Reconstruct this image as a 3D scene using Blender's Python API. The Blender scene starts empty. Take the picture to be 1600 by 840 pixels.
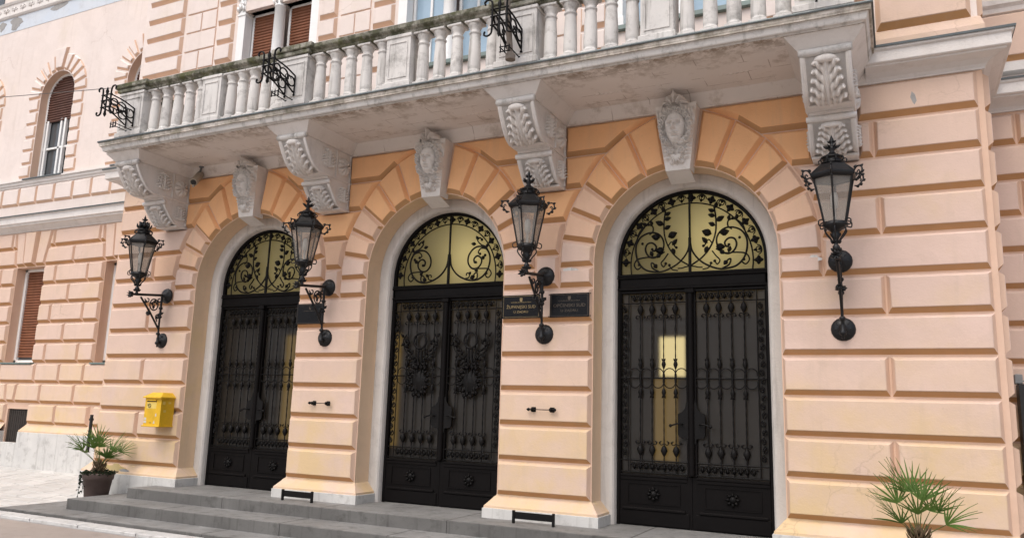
import bpy, math, random
import numpy as np
from mathutils import Vector, Matrix
from mathutils.geometry import tessellate_polygon
random.seed(7)
rng = np.random.default_rng(11)
PI = math.pi
ZO = 2.665                     # height of the arch joint datum above the street

# ------------------------------------------------------------------ camera, sky, sun, exposure
sc = bpy.context.scene
COL = sc.collection
yaw, pitch, roll = 0.4584, 0.1784, 0.0300
fw = Vector((-math.sin(yaw)*math.cos(pitch), math.cos(yaw)*math.cos(pitch), math.sin(pitch)))
r0 = Vector((math.cos(yaw), math.sin(yaw), 0)); u0 = r0.cross(fw)
rt = r0*math.cos(roll) + u0*math.sin(roll); up = u0*math.cos(roll) - r0*math.sin(roll)
cam = bpy.data.cameras.new('camera'); camo = bpy.data.objects.new('camera', cam); COL.objects.link(camo)
M = Matrix((rt, up, -fw)).transposed().to_4x4(); M.translation = Vector((3.8535, -7.6018, -1.2852 + ZO))
camo.matrix_world = M
cam.sensor_width = 36; cam.lens = 27.534; cam.clip_start = .05; cam.clip_end = 3000
sc.camera = camo
SUN_EL, SUN_AZ = math.radians(60), math.radians(190)     # azimuth measured clockwise from +Y
w = bpy.data.worlds.new('World'); sc.world = w; w.use_nodes = True
nt = w.node_tree; nt.nodes.clear()
sky = nt.nodes.new('ShaderNodeTexSky'); sky.sky_type = 'NISHITA'; sky.sun_disc = False
sky.sun_elevation = SUN_EL; sky.sun_rotation = SUN_AZ; sky.air_density = 1.0; sky.dust_density = 5.0; sky.ozone_density = .6
hs = nt.nodes.new('ShaderNodeHueSaturation'); hs.inputs['Saturation'].default_value = .68
bg = nt.nodes.new('ShaderNodeBackground'); bg.inputs['Strength'].default_value = .15
wo = nt.nodes.new('ShaderNodeOutputWorld')
nt.links.new(sky.outputs[0], hs.inputs['Color']); nt.links.new(hs.outputs[0], bg.inputs[0]); nt.links.new(bg.outputs[0], wo.inputs[0])
sl = bpy.data.lights.new('sun', 'SUN'); sl.energy = .6; sl.angle = math.radians(60); sl.color = (1, .985, .96)
so = bpy.data.objects.new('sun', sl); COL.objects.link(so)
sd = Vector((math.sin(SUN_AZ)*math.cos(SUN_EL), math.cos(SUN_AZ)*math.cos(SUN_EL), math.sin(SUN_EL)))
so.rotation_euler = sd.to_track_quat('Z', 'Y').to_euler(); so.location = (0, -12, 14)
sc.view_settings.view_transform = 'Standard'; sc.view_settings.look = 'None'
sc.view_settings.exposure = 0.60; sc.view_settings.gamma = 1; sc.view_settings.use_curve_mapping = False
sc.render.engine = 'CYCLES'

# ------------------------------------------------------------------ materials
class NT:
    def __init__(s, name):
        s.m = bpy.data.materials.new(name); s.m.use_nodes = True; s.t = s.m.node_tree; s.t.nodes.clear()
        s.out = s.n('ShaderNodeOutputMaterial')
        s.pos = s.n('ShaderNodeNewGeometry').outputs['Position']
    def n(s, typ, **k):
        nd = s.t.nodes.new(typ)
        for a, b in k.items(): setattr(nd, a, b)
        return nd
    def l(s, a, b): s.t.links.new(a, b)
    def noise(s, scale, detail=4, rough=.55, vec=None, stretch=None, dist=0):
        nd = s.n('ShaderNodeTexNoise'); nd.inputs['Scale'].default_value = scale
        nd.inputs['Detail'].default_value = detail; nd.inputs['Roughness'].default_value = rough; nd.inputs['Distortion'].default_value = dist
        v = vec or s.pos
        if stretch:
            mp = s.n('ShaderNodeMapping'); mp.inputs['Scale'].default_value = stretch; s.l(v, mp.inputs[0]); v = mp.outputs[0]
        s.l(v, nd.inputs['Vector']); return nd.outputs[0]
    def ramp(s, v, lo, hi, a=0, b=1):
        nd = s.n('ShaderNodeMapRange'); nd.clamp = True; s.l(v, nd.inputs[0])
        for i, q in enumerate((lo, hi, a, b)): nd.inputs[1+i].default_value = q
        return nd.outputs[0]
    def mix(s, f, a, b, mode='MIX'):
        nd = s.n('ShaderNodeMix', data_type='RGBA', blend_type=mode)
        for i, q in ((0, f), (6, a), (7, b)):
            if isinstance(q, (tuple, list)): nd.inputs[i].default_value = (*q[:3], 1)
            elif isinstance(q, (int, float)): nd.inputs[i].default_value = q
            else: s.l(q, nd.inputs[i])
        return nd.outputs[2]
    def math(s, op, a, b=0):
        nd = s.n('ShaderNodeMath', operation=op)
        for i, q in ((0, a), (1, b)):
            if isinstance(q, (int, float)): nd.inputs[i].default_value = q
            else: s.l(q, nd.inputs[i])
        return nd.outputs[0]
    def sep(s): 
        nd = s.n('ShaderNodeSeparateXYZ'); s.l(s.pos, nd.inputs[0]); return nd.outputs
    def rnd(s):
        return s.n('ShaderNodeObjectInfo').outputs['Random']
    def principled(s, col, rough=.8, metal=0, spec=.4, bump=None, bstr=.2, bdist=.01, **k):
        p = s.n('ShaderNodeBsdfPrincipled')
        if isinstance(col, tuple): p.inputs['Base Color'].default_value = (*col, 1)
        else: s.l(col, p.inputs['Base Color'])
        if isinstance(rough, (int, float)): p.inputs['Roughness'].default_value = rough
        else: s.l(rough, p.inputs['Roughness'])
        p.inputs['Metallic'].default_value = metal; p.inputs['Specular IOR Level'].default_value = spec
        if bump is not None:
            b = s.n('ShaderNodeBump'); b.inputs['Strength'].default_value = bstr; b.inputs['Distance'].default_value = bdist
            s.l(bump, b.inputs['Height']); s.l(b.outputs[0], p.inputs['Normal'])
        for a, q in k.items(): p.inputs[a].default_value = q
        s.p = p; s.l(p.outputs[0], s.out.inputs[0]); return p

def cracks(t, scale, width=.007):
    v = t.n('ShaderNodeTexVoronoi'); v.feature = 'DISTANCE_TO_EDGE'; v.inputs['Scale'].default_value = scale
    nz = t.n('ShaderNodeTexNoise'); nz.inputs['Scale'].default_value = 3; nz.inputs['Detail'].default_value = 6
    t.l(t.pos, nz.inputs['Vector'])
    vm = t.n('ShaderNodeVectorMath', operation='MULTIPLY_ADD'); vm.inputs[1].default_value = (.5, .5, .5)
    t.l(nz.outputs['Color'], vm.inputs[0]); t.l(t.pos, vm.inputs[2]); t.l(vm.outputs[0], v.inputs['Vector'])
    ln = t.ramp(v.outputs['Distance'], 0, width, 1, 0)
    return t.math('MULTIPLY', ln, t.ramp(t.noise(.6, 2), .54, .66))

def paint(name, base, alt, stain=.5, grain=.12, crack=True, splash=0):
    t = NT(name)
    big = t.ramp(t.noise(.55, 3), .38, .66)
    c = t.mix(big, base, alt)
    c = t.mix(t.math('MULTIPLY', t.ramp(t.noise(2.6, 6, .7), .46, .72), .30), c, tuple(q*.74 for q in alt))
    # small tonal change from piece to piece
    c = t.mix(t.math('MULTIPLY', t.rnd(), .22), c, tuple(q*.86 for q in alt))
    # yellow lichen stains with their own shape
    ys = t.math('MULTIPLY', t.ramp(t.noise(1.1, 5, .65), .56, .74), stain)
    c = t.mix(ys, c, (base[0]*.94, base[1]*.93, base[2]*.62))
    if splash:      # yellow splash staining that fades out upwards in an uneven line
        zz = t.math('ADD', t.sep()[2], t.math('MULTIPLY', t.noise(1.3, 4), 1.6))
        sp_ = t.math('MULTIPLY', t.ramp(zz, 1.6, 2.9, 1, 0), t.ramp(t.noise(2.2, 5, .65), .3, .62))
        c = t.mix(t.math('MULTIPLY', sp_, splash), c, (base[0]*1.0, base[1]*.97, base[2]*.62))
        gp = t.math('MULTIPLY', t.ramp(t.noise(3.0, 6, .7), .60, .74), .30); c = t.mix(gp, c, (.50, .40, .30))
    # rain streaks
    pt = t.math('MULTIPLY', t.ramp(t.noise(1.9, 2, .4), .555, .575), .14); c = t.mix(pt, c, tuple(min(.9, q*1.18) for q in base))
    st = t.math('MULTIPLY', t.ramp(t.noise(1, 5, .65, stretch=(9, 9, .7)), .54, .78), .24)
    c = t.mix(st, c, (.42, .33, .26))
    sp = t.math('MULTIPLY', t.ramp(t.noise(26, 3, .7), .69, .76), .35)
    c = t.mix(sp, c, (.40, .30, .22))
    f = t.noise(70, 3, .6)
    c = t.mix(t.math('MULTIPLY', f, .16), c, tuple(q*.72 for q in base))
    if crack:
        c = t.mix(t.math('MULTIPLY', cracks(t, .9), .38), c, (.30, .20, .14))
    h = t.math('ADD', t.math('MULTIPLY', f, .35), t.noise(9, 4))
    t.principled(c, .86, spec=.25, bump=h, bstr=grain*3, bdist=.012); return t.m

FACE = paint('faded_peach_paint', (.645, .485, .415), (.655, .485, .38), splash=.9)
BEVSHADE = paint('shaded_bevel_paint', (.50, .285, .14), (.48, .27, .125), stain=.25, crack=False)  # darker peach for block undersides, their shade put into the colour
SIDE = paint('half_faded_peach_paint', (.66, .465, .355), (.655, .455, .335), stain=.25, crack=False)
REVEAL = paint('yellow_peach_paint', (.76, .56, .39), (.76, .55, .36), stain=.5, crack=False)
KEPT = paint('unfaded_peach_paint', (.81, .455, .235), (.80, .44, .22), stain=.15, crack=False)
MIDP = paint('partly_faded_peach_paint', (.71, .475, .34), (.71, .465, .32), stain=.3, crack=False)
PALE = paint('pale_pink_plaster', (.75, .665, .625), (.75, .65, .595), stain=.15)

def stone(name, c0, c1, dark, dirt=.5, streak=.5, moss=0, rough=.8, scale=1, bstr=.35):
    t = NT(name)
    c = t.mix(t.ramp(t.noise(1.6*scale, 5), .35, .65), c0, c1)
    c = t.mix(t.math('MULTIPLY', t.rnd(), .25), c, tuple(q*.8 for q in c1))
    d = t.math('MULTIPLY', t.ramp(t.noise(5*scale, 6, .7), .52, .72), dirt)
    c = t.mix(d, c, dark)
    s = t.math('MULTIPLY', t.ramp(t.noise(1.2, 5, .65, stretch=(10*scale, 10*scale, .8)), .54, .72), streak)
    c = t.mix(s, c, dark)
    if moss:
        m = t.math('MULTIPLY', t.ramp(t.noise(3.2*max(1, scale), 7, .72), .40, .58), moss)
        c = t.mix(m, c, (.045, .048, .022))
        m2 = t.math('MULTIPLY', t.ramp(t.noise(4.5, 6, .7), .52, .62), moss*.75)
        c = t.mix(m2, c, (.10, .105, .03))
    f = t.noise(60*scale, 4, .65)
    c = t.mix(t.math('MULTIPLY', f, .22), c, tuple(q*.6 for q in c1))
    t.principled(c, rough, spec=.3, bump=t.math('ADD', f, t.noise(12, 5)), bstr=bstr, bdist=.01); return t.m

WSTONE = stone('weathered_white_stone', (.72, .70, .67), (.58, .56, .54), (.10, .092, .078), .62, .68)
WPAINT = stone('white_painted_stone', (.78, .745, .72), (.72, .685, .655), (.22, .17, .12), .22, .12)
CARVED = stone('carved_white_stone', (.76, .725, .69), (.70, .66, .625), (.24, .19, .15), .25, .12, scale=2)
FASCIA = stone('stained_fascia_stone', (.72, .68, .63), (.56, .49, .42), (.09, .07, .05), .85, .6, moss=.5, scale=1.2)
MOSS = stone('mossy_stone', (.40, .385, .34), (.22, .21, .16), (.025, .025, .018), .8, .7, moss=.92, scale=2.2)
JAMB = stone('grey_white_jamb_stone', (.66, .62, .58), (.58, .545, .51), (.20, .18, .16), .3, .45)
BASE = stone('pale_limestone', (.66, .645, .615), (.56, .55, .53), (.16, .145, .125), .5, .35, scale=1.5)
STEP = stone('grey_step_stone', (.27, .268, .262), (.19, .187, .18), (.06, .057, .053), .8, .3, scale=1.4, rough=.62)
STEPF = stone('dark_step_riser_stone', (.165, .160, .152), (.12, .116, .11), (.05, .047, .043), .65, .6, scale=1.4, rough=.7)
CEMENT = stone('grey_cement', (.42, .41, .40), (.34, .33, .32), (.2, .19, .18), .5, .3)
PAVE = stone('pale_paving_stone', (.60, .585, .56), (.50, .485, .46), (.24, .22, .2), .45, 0, scale=1.5, rough=.7)
KERB = stone('white_kerb_stone', (.62, .61, .59), (.5, .49, .475), (.22, .2, .18), .6, 0, scale=2, rough=.7)
STREET = stone('warm_street_paving', (.37, .315, .275), (.31, .265, .235), (.2, .165, .14), .4, 0, scale=1.2, rough=.75)

def soffit_mat():
    t = NT('balcony_soffit_plaster')
    c = t.mix(t.ramp(t.noise(.9, 4), .35, .65), (.76, .715, .68), (.69, .645, .605))
    d = t.math('MULTIPLY', t.ramp(t.noise(3.5, 6, .7), .54, .72), .6)
    c = t.mix(d, c, (.26, .19, .13)); d2 = t.math('MULTIPLY', t.ramp(t.sep()[1], -.72, -.98), t.ramp(t.noise(5, 6, .75), .44, .56)); c = t.mix(t.math('MULTIPLY', d2, .75), c, (.20, .14, .085))
    b = t.n('ShaderNodeTexBrick'); b.inputs['Scale'].default_value = 1; b.inputs['Mortar Size'].default_value = .004
    b.inputs['Brick Width'].default_value = .42; b.inputs['Row Height'].default_value = .21
    b.inputs['Color1'].default_value = b.inputs['Color2'].default_value = (0, 0, 0, 1); b.inputs['Mortar'].default_value = (1, 1, 1, 1)
    t.l(t.pos, b.inputs['Vector'])
    ln = t.math('MULTIPLY', b.outputs['Color'], t.ramp(t.noise(4.2, 3), .50, .58))
    c = t.mix(t.math('MULTIPLY', ln, .6), c, (.25, .19, .15))
    t.principled(c, .85, spec=.2, bump=t.math('SUBTRACT', t.noise(14, 5), ln), bstr=.4, bdist=.008); return t.m
SOFFIT = soffit_mat()

def simple(name, col, rough=.5, metal=0, spec=.5, var=.25, scale=8, bstr=.1, **k):
    t = NT(name)
    c = t.mix(t.math('MULTIPLY', t.ramp(t.noise(scale, 5, .65), .35, .7), var), col, tuple(q*.45 for q in col))
    r = t.ramp(t.noise(scale*1.7, 4), .3, .7, max(.02, rough-.08), min(1, rough+.12))
    t.principled(c, r, metal, spec, bump=t.noise(scale*5, 3), bstr=bstr, bdist=.004, **k); return t.m

IRON = simple('black_wrought_iron', (.0075, .0068, .0068), .5, 0, .15, .5, 20, .3)
LAMPI = simple('black_lamp_iron', (.010, .010, .011), .36, 0, .32, .4, 20, .2)
DOORM = simple('dark_door_metal', (.0055, .0045, .0045), .5, 0, .10, .4, 6, .15)
ZINC = simple('zinc_flashing', (.13, .15, .155), .5, .4, .5, .4, 6)
SILLM = simple('green_grey_sill_metal', (.17, .215, .20), .5, .2, .5, .3, 6)
WFRAME = simple('white_window_paint', (.80, .80, .79), .45, 0, .5, .12, 6)
WOODR = simple('weathered_wood', (.17, .105, .06), .7, 0, .3, .4, 10)
SHUT = simple('brown_shutter_slats', (.225, .088, .045), .6, 0, .3, .5, 5)
SHUTD = simple('dark_brown_shutter_slats', (.11, .05, .036), .62, 0, .3, .5, 5)
YELL = simple('yellow_mailbox_paint', (.72, .43, .02), .45, 0, .4, .38, 7)
YELD = simple('dull_yellow_sticker', (.70, .52, .13), .5, 0, .4, .2, 20)
STICK = simple('torn_white_sticker', (.62, .60, .55), .7, 0, .3, .5, 40)
BLACK = simple('black_paint', (.012, .012, .013), .5, 0, .5, .2, 20)
GRILLB = simple('dark_wood_grate', (.035, .028, .024), .7, 0, .3, .5, 20)
PLAQ = simple('black_glass_plaque', (.007, .007, .009), .22, 0, .16, .15, 8, 0)
GOLD = simple('dull_gold_lettering', (.30, .22, .105), .5, .3, .5, .4, 30)
GOLDD = simple('tarnished_lettering', (.105, .082, .062), .5, .3, .5, .4, 30)
POT = simple('brown_plastic_pot', (.105, .072, .062), .6, 0, .4, .3, 9)
SOIL = simple('dark_soil', (.03, .022, .016), .95, 0, .1, .5, 30, .8)
CAMW = simple('beige_camera_housing', (.36, .31, .245), .45, 0, .5, .15, 9)
GREYM = simple('grey_painted_metal', (.22, .23, .235), .5, .2, .5, .3, 9)
FLAGB = simple('blue_flag_cloth', (.012, .02, .10), .85, 0, .2, .3, 9)
POLEW = simple('grey_brown_flag_pole', (.20, .165, .135), .6, 0, .4, .4, 12)
HALLW = simple('ochre_hall_plaster', (.30, .24, .13), .9, 0, .2, .25, 2)
HALLD = simple('dim_hall_joinery', (.06, .045, .032), .8, 0, .2, .25, 2)
CABLE = simple('grey_cable', (.12, .115, .11), .6, 0, .3, .2, 9)
BARK = simple('fibrous_palm_trunk', (.12, .085, .05), .95, 0, .1, .6, 40, .9)

def leafmat(name, c, c2, tr=.35):
    t = NT(name)
    col = t.mix(t.ramp(t.noise(6, 3), .35, .65), c, c2)
    col = t.mix(t.math('MULTIPLY', t.rnd(), .35), col, tuple(q*.55 for q in c))
    p = t.principled(col, .55, spec=.25)
    tl = t.n('ShaderNodeBsdfTranslucent'); t.l(col, tl.inputs[0])
    mx = t.n('ShaderNodeMixShader'); mx.inputs[0].default_value = tr
    t.l(p.outputs[0], mx.inputs[1]); t.l(tl.outputs[0], mx.inputs[2]); t.l(mx.outputs[0], t.out.inputs[0]); return t.m
PALM = leafmat('palm_leaf', (.085, .165, .035), (.12, .19, .04))
PALMY = leafmat('palm_stem', (.13, .165, .05), (.17, .19, .07))
IVY = leafmat('ivy_leaf', (.022, .038, .018), (.04, .06, .025))

def glass(name, col, mixv, rough, tcol, trans=0, var=.3, ribs=0):
    t = NT(name)
    c = t.mix(t.math('MULTIPLY', t.ramp(t.noise(5, 5, .65), .4, .7), var), col, tuple(q*.5 for q in col))
    bump = None
    if ribs:
        wv = t.n('ShaderNodeTexWave', wave_type='BANDS', bands_direction='Z'); wv.inputs['Scale'].default_value = ribs; t.l(t.pos, wv.inputs[0]); bump = wv.outputs[1]
    p = t.principled(c, rough, spec=.5, bump=bump, bstr=.25, bdist=.004)
    sh = p.outputs[0]
    if trans:
        tl = t.n('ShaderNodeBsdfTranslucent'); tl.inputs[0].default_value = (*tcol, 1)
        m0 = t.n('ShaderNodeMixShader'); m0.inputs[0].default_value = trans
        t.l(sh, m0.inputs[1]); t.l(tl.outputs[0], m0.inputs[2]); sh = m0.outputs[0]
    if mixv:
        if ribs: tp = t.n('ShaderNodeBsdfRefraction'); tp.inputs['Roughness'].default_value = .30; tp.inputs['IOR'].default_value = 1.12
        else: tp = t.n('ShaderNodeBsdfTransparent')
        tp.inputs[0].default_value = (*tcol, 1)
        m1 = t.n('ShaderNodeMixShader'); m1.inputs[0].default_value = mixv
        t.l(sh, m1.inputs[1]); t.l(tp.outputs[0], m1.inputs[2]); sh = m1.outputs[0]
    t.l(sh, t.out.inputs[0]); return t.m
LGLASS = glass('dusty_lantern_glass', (.40, .385, .36), .60, .12, (.82, .80, .76))
DGLASS = glass('ribbed_door_glass', (.036, .031, .026), .42, .2, (.72, .66, .54), ribs=26)
LUNET = glass('yellow_frosted_fanlight_glass', (.16, .145, .09), 0, .3, (.86, .78, .50), trans=.72)
WGLASS = glass('painted_sky_window_glass', (.33, .45, .56), 0, .05, (1, 1, 1), var=.15)  # sky reflection put into the glass as a pale blue base colour
DARKG = glass('dark_window_glass', (.07, .075, .08), 0, .06, (1, 1, 1))
def emit(name, col, s):
    t = NT(name); e = t.n('ShaderNodeEmission'); e.inputs[0].default_value = (*col, 1); e.inputs[1].default_value = s
    t.l(e.outputs[0], t.out.inputs[0]); return t.m
LAMPE = emit('warm_hall_lamp_glow', (1, .87, .55), 10)
LITY = emit('yellow_hall_glow', (1, .68, .22), .26)  # yellow glow for bare panels, no curtain hangs there
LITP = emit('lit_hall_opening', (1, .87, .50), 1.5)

# ------------------------------------------------------------------ mesh helpers
class MB:
    def __init__(s): s.v, s.f, s.m, s.s = [], [], [], []
    def add(s, vs, fs, mat=0, smooth=False):
        o = len(s.v); s.v += [tuple(q) for q in vs]
        for f in fs: s.f.append([o+i for i in f]); s.m.append(mat); s.s.append(smooth)
        return s
    def box(s, x0, x1, y0, y1, z0, z1, mat=0, bev=0):
        if bev:
            b = bev; vs = []
            for z, o in ((z0, b), (z0+b, 0), (z1-b, 0), (z1, b)):
                vs += [(x0+o, y0+o, z), (x1-o, y0+o, z), (x1-o, y1-o, z), (x0+o, y1-o, z)]
            fs = [(3, 2, 1, 0), (12, 13, 14, 15)]
            for r in range(3):
                for i in range(4): fs.append((r*4+i, r*4+(i+1) % 4, r*4+4+(i+1) % 4, r*4+4+i))
            return s.add(vs, fs, mat)
        vs = [(x, y, z) for z in (z0, z1) for x, y in ((x0, y0), (x1, y0), (x1, y1), (x0, y1))]
        return s.add(vs, [(3, 2, 1, 0), (4, 5, 6, 7), (0, 1, 5, 4), (1, 2, 6, 5), (2, 3, 7, 6), (3, 0, 4, 7)], mat)
    def tube(s, pts, r, n=6, mat=0, closed=False):
        P = [Vector(p) for p in pts]; k = len(P)
        R = r if isinstance(r, (list, tuple)) else [r]*k
        T = []
        for i in range(k):
            a = P[(i-1) % k] if (closed or i > 0) else P[i]; b = P[(i+1) % k] if (closed or i < k-1) else P[i]
            d = b-a; T.append(d.normalized() if d.length > 1e-9 else Vector((0, 0, 1)))
        nrm = T[0].orthogonal().normalized(); vs = []
        for i in range(k):
            if i: 
                nrm = nrm - T[i]*nrm.dot(T[i])
                nrm = nrm.normalized() if nrm.length > 1e-6 else T[i].orthogonal().normalized()
            bi = T[i].cross(nrm)
            for j in range(n):
                a = 2*PI*j/n; vs.append(P[i] + (nrm*math.cos(a)+bi*math.sin(a))*R[i])
        fs = []
        for i in range(k if closed else k-1):
            i2 = (i+1) % k
            for j in range(n): fs.append((i*n+j, i*n+(j+1) % n, i2*n+(j+1) % n, i2*n+j))
        s.add(vs, fs, mat, True)
        if not closed: s.add(vs[:n], [tuple(reversed(range(n)))], mat); s.add(vs[-n:], [tuple(range(n))], mat)
        return s
    def lathe(s, prof, n=14, c=(0, 0, 0), mat=0, smooth=True, rot=0, axis='z', sx=1, sy=1):
        vs = []
        for r, z in prof:
            for j in range(n):
                a = 2*PI*j/n+rot; q = (r*math.cos(a)*sx, r*math.sin(a)*sy, z)
                if axis == 'y': q = (q[0], z, q[1])
                if axis == 'x': q = (z, q[0], q[1])
                vs.append((c[0]+q[0], c[1]+q[1], c[2]+q[2]))
        fs = [(i*n+j, i*n+(j+1) % n, i*n+n+(j+1) % n, i*n+n+j) for i in range(len(prof)-1) for j in range(n)]
        s.add(vs, fs, mat, smooth)
        s.add(vs[:n], [tuple(reversed(range(n)))], mat); s.add(vs[-n:], [tuple(range(n))], mat); return s
    def ball(s, c, r, mat=0, n=8, sx=1, sy=1, sz=1):
        k = max(4, n//2)
        prof = [(max(1e-4, r*math.sin(PI*i/k)), -r*math.cos(PI*i/k)*sz) for i in range(k+1)]
        return s.lathe(prof, n, c, mat, True, 0, 'z', sx, sy)
    def sweep(s, path, prof, mat=0, closed=False, smooth=False):
        """profile (outward offset, z) swept along an xy path, outward is to the right of travel"""
        k = len(path); N = []
        for i in range(k):
            ds = []
            if closed or i > 0: a, b = path[i-1], path[i]; ds.append((b[0]-a[0], b[1]-a[1]))
            if closed or i < k-1: a, b = path[i], path[(i+1) % k]; ds.append((b[0]-a[0], b[1]-a[1]))
            ns = [Vector((d[1], -d[0])).normalized() for d in ds]
            m = sum(ns, Vector((0, 0))).normalized(); N.append(m/max(.2, m.dot(ns[0])))
        vs = [(path[i][0]+N[i][0]*o, path[i][1]+N[i][1]*o, z) for i in range(k) for o, z in prof]
        p = len(prof); fs = []
        for i in range(k if closed else k-1):
            i2 = (i+1) % k
            for j in range(p-1): fs.append((i*p+j, i2*p+j, i2*p+j+1, i*p+j+1))
        return s.add(vs, fs, mat, smooth)
    def quad(s, a, b, c, d, mat=0): return s.add([a, b, c, d], [(0, 1, 2, 3)], mat)
    def prism(s, poly, y0, y1, mat=0):
        """polygon in xz extruded from y0 to y1"""
        n = len(poly); vs = [(x, y0, z) for x, z in poly]+[(x, y1, z) for x, z in poly]
        return s.add(vs, [tuple(range(n)), tuple(reversed(range(n, 2*n)))]+[(i, n+i, n+(i+1) % n, (i+1) % n) for i in range(n)], mat)
    def leaf(s, p, d, L, W, th=.004, mat=0, nrm=(0, -1, 0)):
        p, d, nv = Vector(p), Vector(d).normalized(), Vector(nrm); sd_ = d.cross(nv).normalized()
        ring = [(0, 0), (.25, .42), (.5, .5), (.78, .3), (1, 0), (.78, -.3), (.5, -.5), (.25, -.42)]
        vs = [p+d*L*a+sd_*W*b for a, b in ring]+[p+d*L*.5+nv*th*2, p+d*L*.5-nv*th]
        return s.add(vs, [(i, (i+1) % 8, 8) for i in range(8)]+[((i+1) % 8, i, 9) for i in range(8)], mat, True)
    def grid(s, V, mat=0, smooth=True):
        a, b = len(V), len(V[0]); vs = [p for row in V for p in row]
        return s.add(vs, [(i*b+j, i*b+j+1, i*b+b+j+1, i*b+b+j) for i in range(a-1) for j in range(b-1)], mat, smooth)
    def mesh(s, name, mats):
        me = bpy.data.meshes.new(name); me.from_pydata(s.v, [], s.f)
        for m in (mats if isinstance(mats, (list, tuple)) else [mats]): me.materials.append(m)
        me.polygons.foreach_set('material_index', s.m); me.polygons.foreach_set('use_smooth', s.s); me.update(); return me
    def build(s, name, mats, parent=None, loc=None, **tags):
        return link(name, s.mesh(name, mats), parent, loc, **tags)
def link(name, me, parent=None, loc=None, rot=None, label=None, cat=None, group=None, kind=None):
    o = bpy.data.objects.new(name, me); COL.objects.link(o)
    if loc: o.location = loc
    if rot: o.rotation_euler = rot
    if parent: o.parent = parent
    else: o.location.z += ZO
    for k, q in (('label', label), ('category', cat), ('group', group), ('kind', kind)):
        if q: o[k] = q
    return o
def empty(name, loc, label, cat, group=None, rot=None): return link(name, None, None, loc, rot, label, cat, group)
def copy_tree(o, parent=None, shift=None):
    c = o.copy(); COL.objects.link(c); c.parent = parent
    if shift: c.location = o.location + Vector(shift)
    for ch in o.children: copy_tree(ch, c)
    return c
def cr(pts, n=6, closed=False):
    """Catmull-Rom through the points"""
    P = [Vector(p) for p in pts]; out = []; k = len(P)
    for i in range(k if closed else k-1):
        p0 = P[(i-1) % k] if closed or i else P[0]*2-P[1]; p1 = P[i]; p2 = P[(i+1) % k]
        p3 = P[(i+2) % k] if closed or i < k-2 else p2*2-p1
        for j in range(n):
            t = j/n
            out.append(.5*((2*p1)+(p2-p0)*t+(2*p0-5*p1+4*p2-p3)*t*t+(3*p1-p0-3*p2+p3)*t**3))
    if not closed: out.append(P[-1])
    return out
def spiral(c, r_a, r_b, a0, a1, n=18):
    return [(c[0]+(r_a+(r_b-r_a)*i/n)*math.cos(a0+(a1-a0)*i/n), c[1]+(r_a+(r_b-r_a)*i/n)*math.sin(a0+(a1-a0)*i/n)) for i in range(n+1)]

def inset_poly(poly, d):
    n = len(poly); A = sum(poly[i][0]*poly[(i+1) % n][1]-poly[(i+1) % n][0]*poly[i][1] for i in range(n))
    sg = 1 if A > 0 else -1; out = []
    for i in range(n):
        p, a, b = Vector(poly[i]), Vector(poly[i-1]), Vector(poly[(i+1) % n])
        d1, d2 = (p-a).normalized(), (b-p).normalized()
        n1, n2 = Vector((-d1[1], d1[0]))*sg, Vector((-d2[1], d2[0]))*sg
        m = n1+n2; m = m.normalized() if m.length > 1e-6 else n1
        out.append(tuple(p+m*(d/max(.35, m.dot(n1)))))
    return out
def inset_edges(poly, ds):
    n = len(poly); A_ = sum(poly[i][0]*poly[(i+1) % n][1]-poly[(i+1) % n][0]*poly[i][1] for i in range(n)); sg = 1 if A_ > 0 else -1; N = []
    for i in range(n):
        d = (Vector(poly[(i+1) % n])-Vector(poly[i])).normalized(); N.append(Vector((-d[1], d[0]))*sg)
    dist = [ds(q) for q in N]; out = []
    for i in range(n):
        n1, n2, d1, d2 = N[i-1], N[i], dist[i-1], dist[i]; det = n1[0]*n2[1]-n1[1]*n2[0]
        if abs(det) < .25: m = (n1+n2).normalized(); x = m*((d1+d2)/2/max(.4, m.dot(n1)))
        else: x = Vector(((d1*n2[1]-d2*n1[1])/det, (d2*n1[0]-d1*n2[0])/det))
        out.append(tuple(Vector(poly[i])+x))
    return out
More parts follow.
